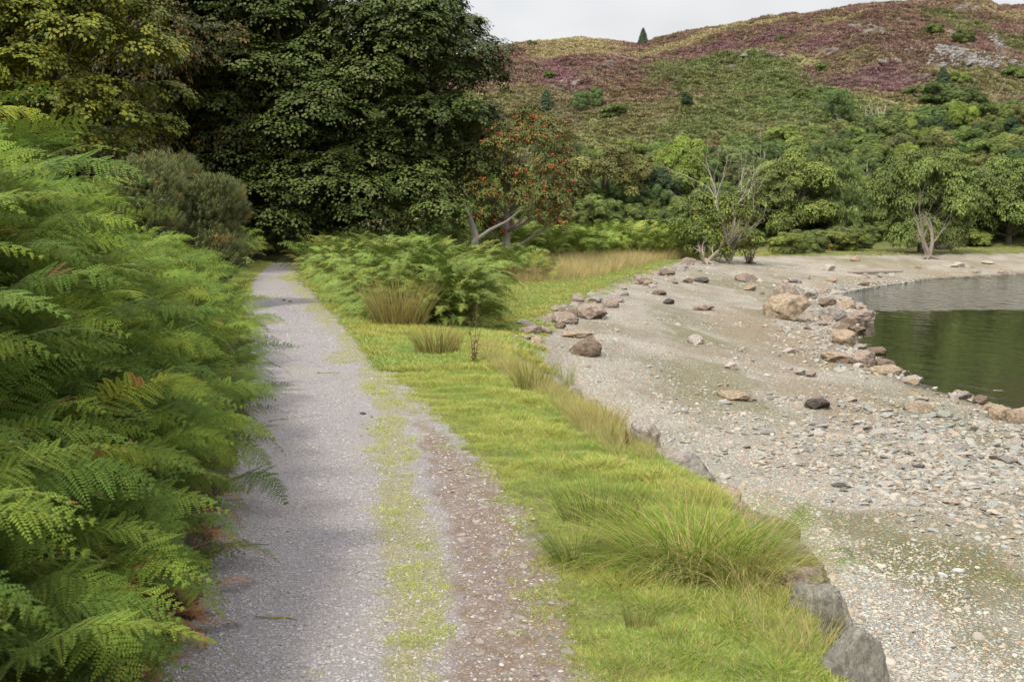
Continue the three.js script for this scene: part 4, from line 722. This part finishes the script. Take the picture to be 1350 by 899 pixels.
// rowan with berries
{
  const lobes = shellLobes(930, 44, [0.8, 4.7, 0], [2.9, 3.9, 2.2], 0.8, 0.6, { ymin: -0.85, front: 0.3 }), g = heroTree('rowan_tree', 668, 57, 0, 'rowan tree hung with red berry clusters beside the sycamore', 'tree', lobes, { h: 7.4, r: 0.16, per: 260, leaf: 0.12, cols: [[0.095, 0.115, 0.025], [0.08, 0.1, 0.022], [0.14, 0.11, 0.025], [0.17, 0.1, 0.025], [0.1, 0.12, 0.028]], opts: { fill: 0.3 }, bark: [0.22, 0.19, 0.16] });
  const R = rngOf(931), bl = []; const bg = new THREE.IcosahedronGeometry(1, 1); bg.deleteAttribute('uv');
  for (let i = 0; i < 110; i++) { const lb = lobes[Math.floor(R() * lobes.length)], v = nrm3([R() * 2 - 1, R() * 1.6 - 0.6, R() * 1.5 - 0.3]), o = V(lb[0] + v[0] * lb[3], lb[1] + v[1] * lb[4], lb[2] + v[2] * lb[5]); for (let k = 0; k < 6; k++) bl.push({ p: o.clone().add(V((R() - 0.5) * 0.13, (R() - 0.5) * 0.08, (R() - 0.5) * 0.13)), s: 0.026 + 0.016 * R(), c: R() < 0.5 ? [0.5, 0.035, 0.015] : [0.45, 0.08, 0.02] }); }
  copies('berries', bg, new THREE.MeshStandardMaterial({ roughness: 0.4 }), bl, g);
  // a second, bare-limbed trunk stands at its foot
  const S = new Soup(); tube(S, [[0, -0.1, 0, 0.3], [0.05, 0.9, 0, 0.22], [0.1, 1.7, 0, 0.18], [-0.1, 2.4, 0, 0.13], [-0.3, 3.1, 0, 0.06]], 9, [0.21, 0.185, 0.16]); tube(S, [[0.1, 1.5, 0, 0.11], [0.8, 2.0, 0.1, 0.08], [1.6, 2.4, 0.2, 0.05], [2.2, 2.9, 0.2, 0.02]], 7, [0.21, 0.185, 0.16]);
  const p = ground((624 - CX) / F * 54, -54), t = group('dead_tree', p, 'grey bare trunk with one side limb between sycamore and rowan', 'tree'); mesh('trunk', S.geo(), M.bark, t);
}
console.log('hero trees');
// wood trees: a few kinds, each copy a tree of its own
function kindTree(name, seed, { n = 20, c = [0, 0.5, 0], r = [0.42, 0.46, 0.38], size = 0.14, flat = 0.8, per = 1500, leaf = 0.045, cols, bark = BARK, opts = {}, h = 0.8 }) {
  const lobes = shellLobes(seed, n, c, r, size, flat, { ymin: -0.85, inner: 0.2, ...opts.shell }), g = new THREE.Group(); g.name = name;
  const a = shade(new THREE.Mesh(limbs(new Soup(), seed, h, 0.022, lobes, bark).geo(), M.bark)); a.name = 'trunk'; const b = shade(new THREE.Mesh(crownSoup(new Soup(), seed + 1, lobes, per * 17, leaf * 0.55, cols, { upw: 0.6, low: -0.5, tone: 0.7, drop: 0.15, ...opts }).geo(), M.farLeaf)); b.name = 'crown'; g.add(a, b); return g;
}
const K = {
  oak: [0, 1, 2].map((i) => kindTree('oak_tree', 1000 + i, { cols: [[0.088, 0.125, 0.03], [0.1, 0.135, 0.032], [0.08, 0.115, 0.03], [0.115, 0.135, 0.036]], n: 40, r: [0.5, 0.47, 0.45], per: 850 })),
  birch: [0, 1].map((i) => kindTree('birch_tree', 1010 + i, { cols: [[0.11, 0.145, 0.045], [0.125, 0.16, 0.045], [0.092, 0.13, 0.04]], n: 24, r: [0.33, 0.47, 0.33], size: 0.12, per: 900, leaf: 0.038, bark: [0.34, 0.32, 0.28], opts: { drop: 0.9, upw: 0.1, low: -0.9, fill: 0.3 } })),
  willow: [0, 1].map((i) => kindTree('willow_tree', 1020 + i, { cols: [[0.12, 0.16, 0.036], [0.14, 0.175, 0.038], [0.11, 0.145, 0.036]], n: 36, r: [0.46, 0.47, 0.42], size: 0.14, per: 1000, leaf: 0.042, opts: { drop: 0.5, upw: 0.5 } })),
  holly: [0].map((i) => kindTree('holly_tree', 1030 + i, { cols: [[0.035, 0.06, 0.02], [0.045, 0.07, 0.024], [0.03, 0.055, 0.02]], n: 22, r: [0.34, 0.44, 0.34], per: 1100 })),
  thorn: [0, 1].map((i) => kindTree('hawthorn_tree', 1040 + i, { cols: [[0.105, 0.125, 0.04], [0.12, 0.125, 0.042], [0.098, 0.118, 0.036], [0.13, 0.115, 0.042]], n: 22, r: [0.48, 0.36, 0.42], per: 900, leaf: 0.04, opts: { fill: 0.3 } })),
  bush: [0, 1].map((i) => kindTree('shrub', 1050 + i, { cols: [[0.09, 0.125, 0.028], [0.105, 0.14, 0.03], [0.125, 0.14, 0.038]], n: 18, c: [0, 0.42, 0], r: [0.5, 0.46, 0.46], size: 0.19, per: 900, leaf: 0.055, h: 0.5 })),
};
// conifer
{
  const mk = (seed) => {
    const R = rngOf(seed), lobes = [], g = new THREE.Group(), T = new Soup(); g.name = 'conifer'; tube(T, [[0, 0, 0, 0.025], [0, 0.5, 0, 0.016], [0, 1, 0, 0.003]], 6, BARK);
    for (let y = 0.08; y < 0.95; y += 0.075) { const r = 0.27 * Math.pow(1 - y, 0.8); for (let k = 0; k < 5; k++) { const a = k * 1.257 + y * 9 + R() * 0.6; lobes.push([Math.cos(a) * r * 0.6, y, Math.sin(a) * r * 0.6, r * 0.55 + 0.02, 0.05, r * 0.55 + 0.02]); } }
    lobes.push([0, 0.97, 0, 0.025, 0.05, 0.025]);
    const a = shade(new THREE.Mesh(T.geo(), M.bark)); a.name = 'trunk'; const b = shade(new THREE.Mesh(crownSoup(new Soup(), seed, lobes, 9000, 0.03, [[0.075, 0.105, 0.05], [0.06, 0.092, 0.045]], { drop: 0.3 }).geo(), M.farLeaf)); b.name = 'crown'; g.add(a, b); return g;
  };
  K.conifer = [mk(1061), mk(1062)];
}
let kt = 0;
function plant(kind, p, h, wide, turn, label, group, tint) {
  const src = K[kind][kt++ % K[kind].length], g = src.clone(); g.name = numbered(src.name); g.position.copy(p).add(V(0, -0.03 * h, 0)); g.scale.set(h * wide, h, h * wide); g.rotation.y = turn; scene.add(g);
  if (tint) { const c = g.getObjectByName('crown'); c.material = tint; } return tag(g, label, kind === 'bush' ? 'shrub' : 'tree', group);
}
const tintMat = (r, gr, b) => { const m = M.farLeaf.clone(); m.color.setRGB(r * 1.42, gr * 1.38, b * 1.3); return m; };
const tOlive = tintMat(1.05, 1.0, 0.9), tFresh = tintMat(1.08, 1.12, 0.85), tCool = tintMat(0.8, 0.95, 1.05), tBrown = tintMat(1.2, 0.85, 0.9), tDark = tintMat(0.75, 0.8, 0.85), tPlain = tintMat(1, 1, 1), tints = [tPlain, tOlive, tPlain, tCool, tDark, tPlain, tFresh];
{
  const R = rngOf(1100), placed = [];
  const upper = (px) => { const T = [[660, 235], [720, 225], [780, 215], [860, 215], [920, 215], [1000, 205], [1060, 195], [1120, 178], [1200, 170], [1260, 160], [1400, 150]]; for (let i = 1; i < T.length; i++) if (px <= T[i][0]) return lerp(T[i - 1][1], T[i][1], (px - T[i - 1][0]) / (T[i][0] - T[i - 1][0])); return 150; };
  const names = { oak: 'rounded oak in the wood at the hill foot', birch: 'airy birch among the oaks at the hill foot', willow: 'feathery willow in the wood at the hill foot', holly: 'upright holly in the wood at the hill foot', thorn: 'spreading hawthorn in the wood at the hill foot' };
  for (let i = 0; i < 6000 && placed.length < 250; i++) {
    const px = 640 + 780 * R(), py = upper(px) + (312 - upper(px)) * Math.pow(R(), 0.8), p = cast(px, py); if (!p || p.z > -100 || (px > 880 && px < 1040 && p.z > -104)) continue;
    const D = -p.z, h = (3.2 + 2.8 * R() * R()) * (px < 900 ? 0.85 : 1.05); if (placed.some((q) => Math.hypot(q.x - p.x, q.z - p.z) < 0.33 * (h + q.h))) continue; placed.push({ x: p.x, z: p.z, h });
    const r = R(), kind = r < 0.42 ? 'oak' : r < 0.6 ? 'willow' : r < 0.76 ? 'birch' : r < 0.9 ? 'thorn' : 'holly';
    const ti = Math.floor(R() * 7), look = ['mid-green ', 'yellowish ', 'mid-green ', 'grey-green ', 'dark green ', 'mid-green ', 'bright green '][ti];
    plant(kind, p, h, 0.95 + 0.4 * R(), R() * 6.28, look + names[kind], look + kind + ' trees of the wood at the hill foot', tints[ti]);
  }
  console.log('wood', placed.length);
}
// trees that stand out
const SP = (px, py, hpx) => { let p = null; while (!p && py < 400) { p = cast(px, py); py += 1.5; } return [p, hpx * -p.z / F]; };
for (const [kind, px, py, hpx, wide, label, tint] of [
  ['willow', 1214, 333, 140, 0.95, 'large airy willow standing behind the dead snag', null],
  ['birch', 1105, 318, 125, 0.75, 'slender green birch behind the shore shrubs', tPlain],
  ['oak', 1045, 318, 125, 0.9, 'broad yellow-green oak behind the dead-limbed tree', tOlive],
  ['thorn', 795, 293, 112, 1.3, 'wide brownish hawthorn above the bracken belt', tOlive],
  ['holly', 870, 285, 74, 1.2, 'dark round holly beside the wide hawthorn', null],
  ['willow', 905, 280, 110, 0.8, 'pale green willow next to the dark holly', tFresh],
  ['birch', 735, 275, 110, 0.9, 'green birch directly behind the rowan', null],
  ['willow', 1330, 320, 125, 1.1, 'dense green willow beside the ruined stone wall', null],
  ['conifer', 848, 54, 22, 1.15, 'lone wind-bent conifer standing on the skyline', null],
  ['conifer', 720, 144, 27, 1.3, 'small dark conifer on the lower heather slope', null],
  ['conifer', 1243, 122, 34, 1.5, 'dark conifer on the slope below the scree', null],
  ['bush', 702, 60, 9, 1.2, 'tiny round shrub on the skyline', null],
  ['bush', 724, 104, 13, 1.2, 'dark shrub on the heather slope above the rocky band', tDark],
  ['bush', 698, 97, 10, 1.4, 'low green shrub on the slope beside the dark one', null],
  ['birch', 765, 148, 32, 1.2, 'grey-green birch thicket below the rocky band', tCool],
  ['birch', 786, 142, 30, 0.9, 'taller birch beside the grey-green thicket', tCool],
  ['bush', 810, 156, 24, 1.4, 'dark holly bush on the green slope', tDark],
  ['holly', 906, 142, 24, 0.9, 'small dark tree on the mid slope', null],
  ['bush', 1083, 95, 16, 1.0, 'dark round bush in the purple heather', tDark],
  ['bush', 1029, 53, 9, 1.2, 'dark shrub high on the heather', tDark],
  ['bush', 1200, 129, 18, 1.2, 'round green bush under the purple heather', null],
  ['bush', 1266, 110, 20, 1.3, 'bright green bush next to the slope conifer', tFresh],
  ['bush', 1232, 45, 20, 1.2, 'green bush on the crag flank', null],
  ['bush', 1270, 55, 22, 1.4, 'wide green bush below the crag', null],
  ['bush', 1340, 105, 24, 1.4, 'dark bush at the slope edge near the scree', tDark],
  ['bush', 1052, 128, 14, 1.3, 'green shrub on the bracken slope', null],
  ['oak', 1235, 140, 34, 1.4, 'wide dark oak at the upper edge of the wood', tDark],
  ['oak', 1275, 155, 40, 1.4, 'second oak at the upper edge of the wood', tDark],
  ['birch', 1105, 165, 55, 1.0, 'pale birch at the upper edge of the wood', tCool],
  ['bush', 1066, 334, 38, 1.3, 'leafy green shrub on the far shore by purple heather', null],
  ['bush', 1038, 335, 36, 1.2, 'olive gorse shrub on the far shore', tOlive],
  ['bush', 1090, 330, 26, 1.4, 'brown-stemmed shrub at the corner of far shore', tBrown],
  ['bush', 1078, 305, 26, 1.3, 'vivid lime green bush above the shore shrubs', tFresh],
  ['bush', 815, 292, 40, 1.2, 'rust-brown dying shrub above the bracken belt', tBrown],
  ['bush', 770, 290, 34, 1.3, 'green bramble mound above the bracken belt', null],
  ['bush', 868, 300, 34, 1.5, 'bramble mound beside the rust-brown shrub', tFresh],
  ['bush', 700, 297, 42, 1.4, 'bramble mound under the rowan', tDark],
  ['bush', 1150, 316, 24, 1.6, 'low bramble on the far bank before the wood', null],
  ['bush', 1185, 314, 22, 1.6, 'low reddish bramble on the far bank', tBrown],
  ['bush', 1265, 316, 26, 1.6, 'low bramble behind the snag', null],
  ['bush', 1295, 318, 22, 1.6, 'low green bramble by the ruined wall', tDark],
]) { const [p, h] = SP(px, py, hpx); plant(kind, p, h, wide, px % 6, label, null, tint); }
// a line of low bramble in front of the wood
for (let i = 0; i < 46; i++) { const R = rngOf(1200 + i), px = 660 + R() * 720, d = 96 + 18 * R() + Math.max(0, px - 1050) * 0.05, x = (px - CX) / F * d; if (x > vergeR(d) - 1.5) continue; plant('bush', ground(x, -d), 1.5 + 1.3 * R(), 1.3 + 0.5 * R(), R() * 6, 'low bramble mound along the foot of the wood', 'bramble mounds at the foot of the wood', [null, tOlive, tDark, null, tBrown, tCool][i % 6]); }
console.log('kinds');
// bare and dead wood
function bareTree(seed, h, r, nb, c, spread, first = [[0, 0]]) {
  const R = rngOf(seed), S = new Soup();
  const grow = (p, dir, len, rad, depth) => { const pts = [[...p, rad]]; let q = p, dd = dir; for (let i = 1; i <= 5; i++) { dd = nrm3(add3(dd, [R() - 0.5, R() - 0.42, R() - 0.5], 0.5)); q = add3(q, dd, len / 5); pts.push([...q, Math.max(0.006, rad * (1 - i / 5 * 0.75))]); if (depth > 0 && i > 1 && R() < 0.75) grow(q, nrm3(add3(dd, [R() - 0.5, R() - 0.4, R() - 0.5], spread)), len * (0.4 + 0.35 * R()), rad * 0.55 * (1 - i / 8), depth - 1); } tube(S, pts, depth > 1 ? 7 : 4, c); };
  for (let i = 0; i < nb; i++) { const a = i / nb * 6.28 + R(); grow([0, 0, 0], nrm3([Math.cos(a) * spread * 0.45, 1, Math.sin(a) * spread * 0.45]), h * (0.7 + 0.4 * R()), r, 2); }
  for (let i = 0; i < 6; i++) { const a = R() * 6.28, l = r * (4 + 3 * R()); tube(S, [[0, r * 1.6, 0, r * 0.9], [Math.cos(a) * l * 0.4, r * 0.7, Math.sin(a) * l * 0.4, r * 0.6], [Math.cos(a) * l, -r * 0.6, Math.sin(a) * l, r * 0.2]], 6, c); }
  return S.geo();
}
{ const [p, h] = SP(1225, 341, 66), g = group('dead_snag', p.clone().add(V(0, -0.05, 0)), 'bare grey dead snag with forked limbs standing on the shore', 'tree'); mesh('trunk', bareTree(1302, h * 0.85, 0.18, 4, [0.2, 0.165, 0.14], 0.9), M.bark, g); }
{ // the half-dead shore tree: pale limbs over living leaves
  const [p, h] = SP(962, 346, 150), g = group('shore_tree', p.clone().add(V(0, -0.1, 0)), 'half-dead shore tree with bleached limbs above yellow-green leaves', 'tree');
  mesh('trunk', bareTree(1311, h * 0.72, 0.12, 6, [0.42, 0.37, 0.31], 1.1), M.bark, g);
  const lobes = shellLobes(1312, 24, [-0.9, 2.5, 0.3], [3.1, 2.2, 2], 0.85, 0.65, { ymin: -0.9 }); mesh('crown', crownSoup(new Soup(), 1313, lobes, 170, 0.19, [[0.13, 0.16, 0.025], [0.1, 0.14, 0.025], [0.075, 0.11, 0.022], [0.16, 0.17, 0.03]], { fill: 0.3 }).geo(), M.leaf, g);
  const l2 = shellLobes(1314, 12, [2.3, 3.8, 0], [2.2, 2.2, 1.6], 0.7, 0.6, { ymin: -0.9 }); mesh('crown', crownSoup(new Soup(), 1315, l2, 90, 0.17, [[0.1, 0.12, 0.03], [0.085, 0.11, 0.03]], { fill: 0.4 }).geo(), M.leaf, g);
  for (const [px, py, w, label] of [[930, 347, 0.9, 'upturned bleached root plate at the foot of the shore tree'], [988, 347, 0.75, 'dark tangled root stump beside the shore tree']]) { const q = cast(px, py), t = group('root_stump', q, label, 'root'); mesh('roots', bareTree(px, w * 1.5, w * 0.16, 4, w > 0.8 ? [0.3, 0.25, 0.2] : [0.16, 0.12, 0.1], 2.2), M.bark, t); }
}
for (const [px, py, hpx, n, label] of [[1300, 150, 50, 2, 'bare grey birch poking above the upper wood'], [1160, 165, 28, 4, 'row of bleached dead stems above the wood'], [1145, 165, 24, 3, 'thin bleached dead stem beside the row'], [1075, 285, 60, 1, 'fallen bleached limb reaching out over the shore shrubs'], [1008, 240, 60, 2, 'forked dead branch showing over the yellow-green oak']]) { const [p, h] = SP(px, py, hpx); const g = group('dead_tree', p, label, 'tree'); mesh('trunk', bareTree(px, h, 0.07, n, [0.4, 0.36, 0.31], 0.9), M.bark, g); }
{ const [p] = SP(1172, 372, 20), S = new Soup(); tube(S, [[-1.6, 0.12, 0, 0.1], [-0.6, 0.16, 0.1, 0.13], [0.6, 0.2, -0.1, 0.12], [1.8, 0.25, 0.1, 0.06]], 7, [0.24, 0.2, 0.17]); const q = cast(1152, 362), m = mesh('driftwood', S.geo(), M.bark); m.position.copy(q); m.rotation.y = -0.5; tag(m, 'dark driftwood log on the far shore of the bay', 'driftwood'); }
// gorse by the path
{
  const p = ground(-6.95, -23.5), g = group('gorse_bush', p, 'dark olive gorse bush with brown dead sprigs rising from the bracken', 'shrub'), R = rngOf(1400), S = new Soup();
  for (let k = 0; k < 26; k++) { const a = -1.2 + 2.4 * R(), y = 0.35 + 0.65 * R(); S.tri([0, 0, 0], [0.012, 0, 0], [Math.sin(a) * 0.1, 0.2 * y + 0.04, Math.cos(a * 3) * 0.07], R() < 0.12 ? [0.2, 0.15, 0.04] : [0.1, 0.125, 0.04]); }
  for (let k = 0; k < 40; k++) { const y = 0.22 * R(), a = R() * 6.28; S.tri([0.008, y, 0], [-0.008, y + 0.006, 0], [Math.cos(a) * 0.06, y + 0.045, Math.sin(a) * 0.06], mul([0.105, 0.125, 0.04], 0.7 + 0.6 * R())); }
  const lobes = shellLobes(1401, 26, [0, 1.2, 0], [1.35, 1.15, 1.3], 0.45, 0.85, { ymin: -0.9, front: 0.3 }), list = [];
  for (const lb of lobes) for (let i = 0; i < 210; i++) { const v = nrm3([R() * 2 - 1, R() * 1.7 - 0.7, R() * 2 - 1]), o = V(lb[0] + v[0] * lb[3], lb[1] + v[1] * lb[4], lb[2] + v[2] * lb[5]), q = new THREE.Quaternion().setFromUnitVectors(V(0, 1, 0), V(v[0] + (R() - 0.5) * 0.7, v[1] + 0.9, v[2] + (R() - 0.5) * 0.7).normalize()), k = 0.75 + 0.5 * R(), br = fbm(o.x * 2 + 3, o.y * 2) > 0.4; list.push({ p: o, q, s: 0.75 + 0.7 * R(), c: br ? [1.7 * k, 1.1 * k, 1.0 * k] : [k, k, k] }); }
  const T = new Soup(); for (let i = 0; i < 7; i++) { const a = i * 0.9; tube(T, [[0, -0.1, 0, 0.05], [Math.cos(a) * 0.4, 0.7, Math.sin(a) * 0.4, 0.035], [Math.cos(a) * 0.9, 1.6, Math.sin(a) * 0.9, 0.015]], 5, BARK); }
  mesh('stems', T.geo(), M.bark, g); copies('foliage', S.geo(), M.dry, list, g);
}
// ruined dry-stone wall end
{ const p = cast(1318, 309), g = group('stone_wall', p, 'short broken dry-stone wall end at the edge of the wood', 'wall'), R = rngOf(1500); for (let r = 0; r < 5; r++) for (let k = 0; k < 6 - (r > 2 ? r - 2 : 0); k++) { const m = mesh('stone', midRocks[(r + k) % 6], rockMats[['pale', 'white', 'grey'][(r * 2 + k) % 3]], g); m.position.set((k - 2) * 0.42 + (r % 2) * 0.2 + 0.1 * R(), 0.13 + r * 0.25, 0.1 * R()); m.scale.set(0.22, 0.14, 0.24); m.rotation.y = R() * 6; } }
console.log('dead wood');
// ---------------------------------------------------------------- hillside cover
{
  const R = rngOf(1600), S = new Soup(), S2 = new Soup();
  for (let i = 0; i < 46; i++) { const v = nrm3([R() * 2 - 1, R() * 1.0, R() * 2 - 1]), o = [v[0] * 0.5, v[1] * 0.36 - 0.05, v[2] * 0.5], t = add3(o, [v[0] * 0.18, 0.16 + 0.1 * R(), v[2] * 0.18]), a = R() * 6.28, w = [Math.cos(a) * 0.12, 0, Math.sin(a) * 0.12]; S.tri(add3(o, w), add3(o, w, -1), t, mul([1, 1, 1], 0.75 + 0.5 * R())); }
  const g = S.geo(), list = [];
  for (let i = 0; i < 90000; i++) {
    const a = (-0.16 + 0.66 * R()), d = 112 + 300 * Math.pow(R(), 0.8), x = a * d, s = hillS(x, d); if (s < 0.01) continue; const c = hillColor(x, d), v = 0.84 + 0.32 * R();
    const sc = (0.8 + 1.0 * R() * R()) * (0.7 + d / 500); list.push({ p: ground(x, -d, -0.05), s: V(sc, sc * (0.6 + 0.5 * R()), sc), ry: R() * 6.28, c: mul(c, v * 1.1) });
  }
  tag(copies('heather', g, M.farLeaf, list), 'heather and bracken growth covering the hillside', 'heather', null, 'stuff');
  // scree
  const sl = []; const scree = (n, poly, smin, smax) => { for (let i = 0, k = 0; k < n && i < n * 8; i++) { const px = poly[0] + R() * poly[2], py = poly[1] + R() * poly[3], t = (px - poly[0]) / poly[2], mid = poly[1] + poly[3] * lerp(poly[4], poly[5], t), wd = poly[3] * (0.18 + 0.3 * Math.sin(Math.PI * clamp(t * 0.9 + 0.08))) * (1 + 0.5 * n2(px * 0.12, 3)); if (Math.abs(py - mid) > wd) continue; const p = cast(px, py); if (!p) continue; k++; const s = (smin + (smax - smin) * R() * R()) * 0.5, v = 0.75 + 0.5 * R(); sl.push({ p: p.add(V(0, s * 0.1, 0)), s: V(s * 1.4, s * 0.5, s), ry: R() * 6, rx: R(), c: [0.2 * v, 0.188 * v, 0.18 * v] }); } };
  for (const q of [[700, [1236, 60, 46, 15, 0.3, 0.6]], [900, [1256, 66, 50, 20, 0.25, 0.65]], [600, [1284, 76, 42, 14, 0.3, 0.7]], [300, [1300, 34, 16, 24, 0.2, 0.8]], [350, [1312, 52, 18, 28, 0.2, 0.85]], [160, [1326, 74, 30, 18, 0.3, 0.8]], [50, [1196, 62, 30, 8, 0.5, 0.5]], [90, [1222, 70, 40, 26, 0.4, 0.6]]]) scree(q[0], q[1], 0.5, 1.4);
  const sg = smallRocks[0].clone(); tag(copies('scree', sg, M.stone, sl), 'pale grey scree spilling down the hillside', 'scree', null, 'stuff');
  const hillRock = [[0.2, 0.185, 0.165], [0.15, 0.135, 0.12], [0.25, 0.235, 0.215]].map((c) => { const m = M.rock.clone(); m.color.setRGB(...c); return m; });
  // outcrops: each a knot of rock
  for (const [px, py, w, n, label] of [[745, 112, 46, 16, 'pale rocky band on the lower heather slope'], [795, 92, 40, 12, 'grey outcrop at upper end of the rocky band'], [1272, 13, 30, 14, 'grey crag on the hill top'], [1142, 40, 40, 10, 'dark outcrop with pale faces under the summit'], [1160, 44, 24, 6, 'small pale face beside the dark outcrop'], [1095, 70, 32, 10, 'pale outcrop among purple heather'], [1175, 82, 28, 8, 'low outcrop below the summit slope'], [1140, 10, 30, 6, 'skyline rocks left of the crag'.replace(' left of', ' short of')], [640, 66, 40, 10, 'rocky knoll at the low end of the skyline'], [985, 70, 50, 10, 'scattered rock ledge on the mid hill'], [1020, 75, 20, 6, 'grey rock beside the mid-hill ledge'], [970, 92, 40, 8, 'broken ledge low on the heather'], [812, 117, 14, 4, 'small pink rock on the bracken slope'], [1212, 103, 18, 6, 'rock step beside the slope conifer'], [1250, 48, 40, 8, 'pale faces beneath the crag']]) {
    const base = cast(px, py + 2); if (!base) continue; const gr = group('rock_outcrop', base, label, 'outcrop'), Rk = rngOf(px * 3 + py);
    for (let i = 0; i < n; i++) { const qx = px + (Rk() - 0.5) * w, q = cast(qx, py + (Rk() - 0.5) * w * 0.22 - (qx - px) * (py > 85 && px < 800 ? 0.35 : 0)); if (!q) continue; const s = (2.2 + 4.5 * Rk()) * -q.z / F * 0.85, m = mesh('rock', midRocks[i % 6], hillRock[Math.floor(Rk() * 3)], gr); m.position.copy(q).sub(base).add(V(0, s * 0.15, 0)); m.scale.set(s * 1.4, s * 0.75, s); m.rotation.set(Rk() * 0.5, Rk() * 6, Rk() * 0.5); }
  }
}
console.log('hill');
renderer.render(scene, camera);
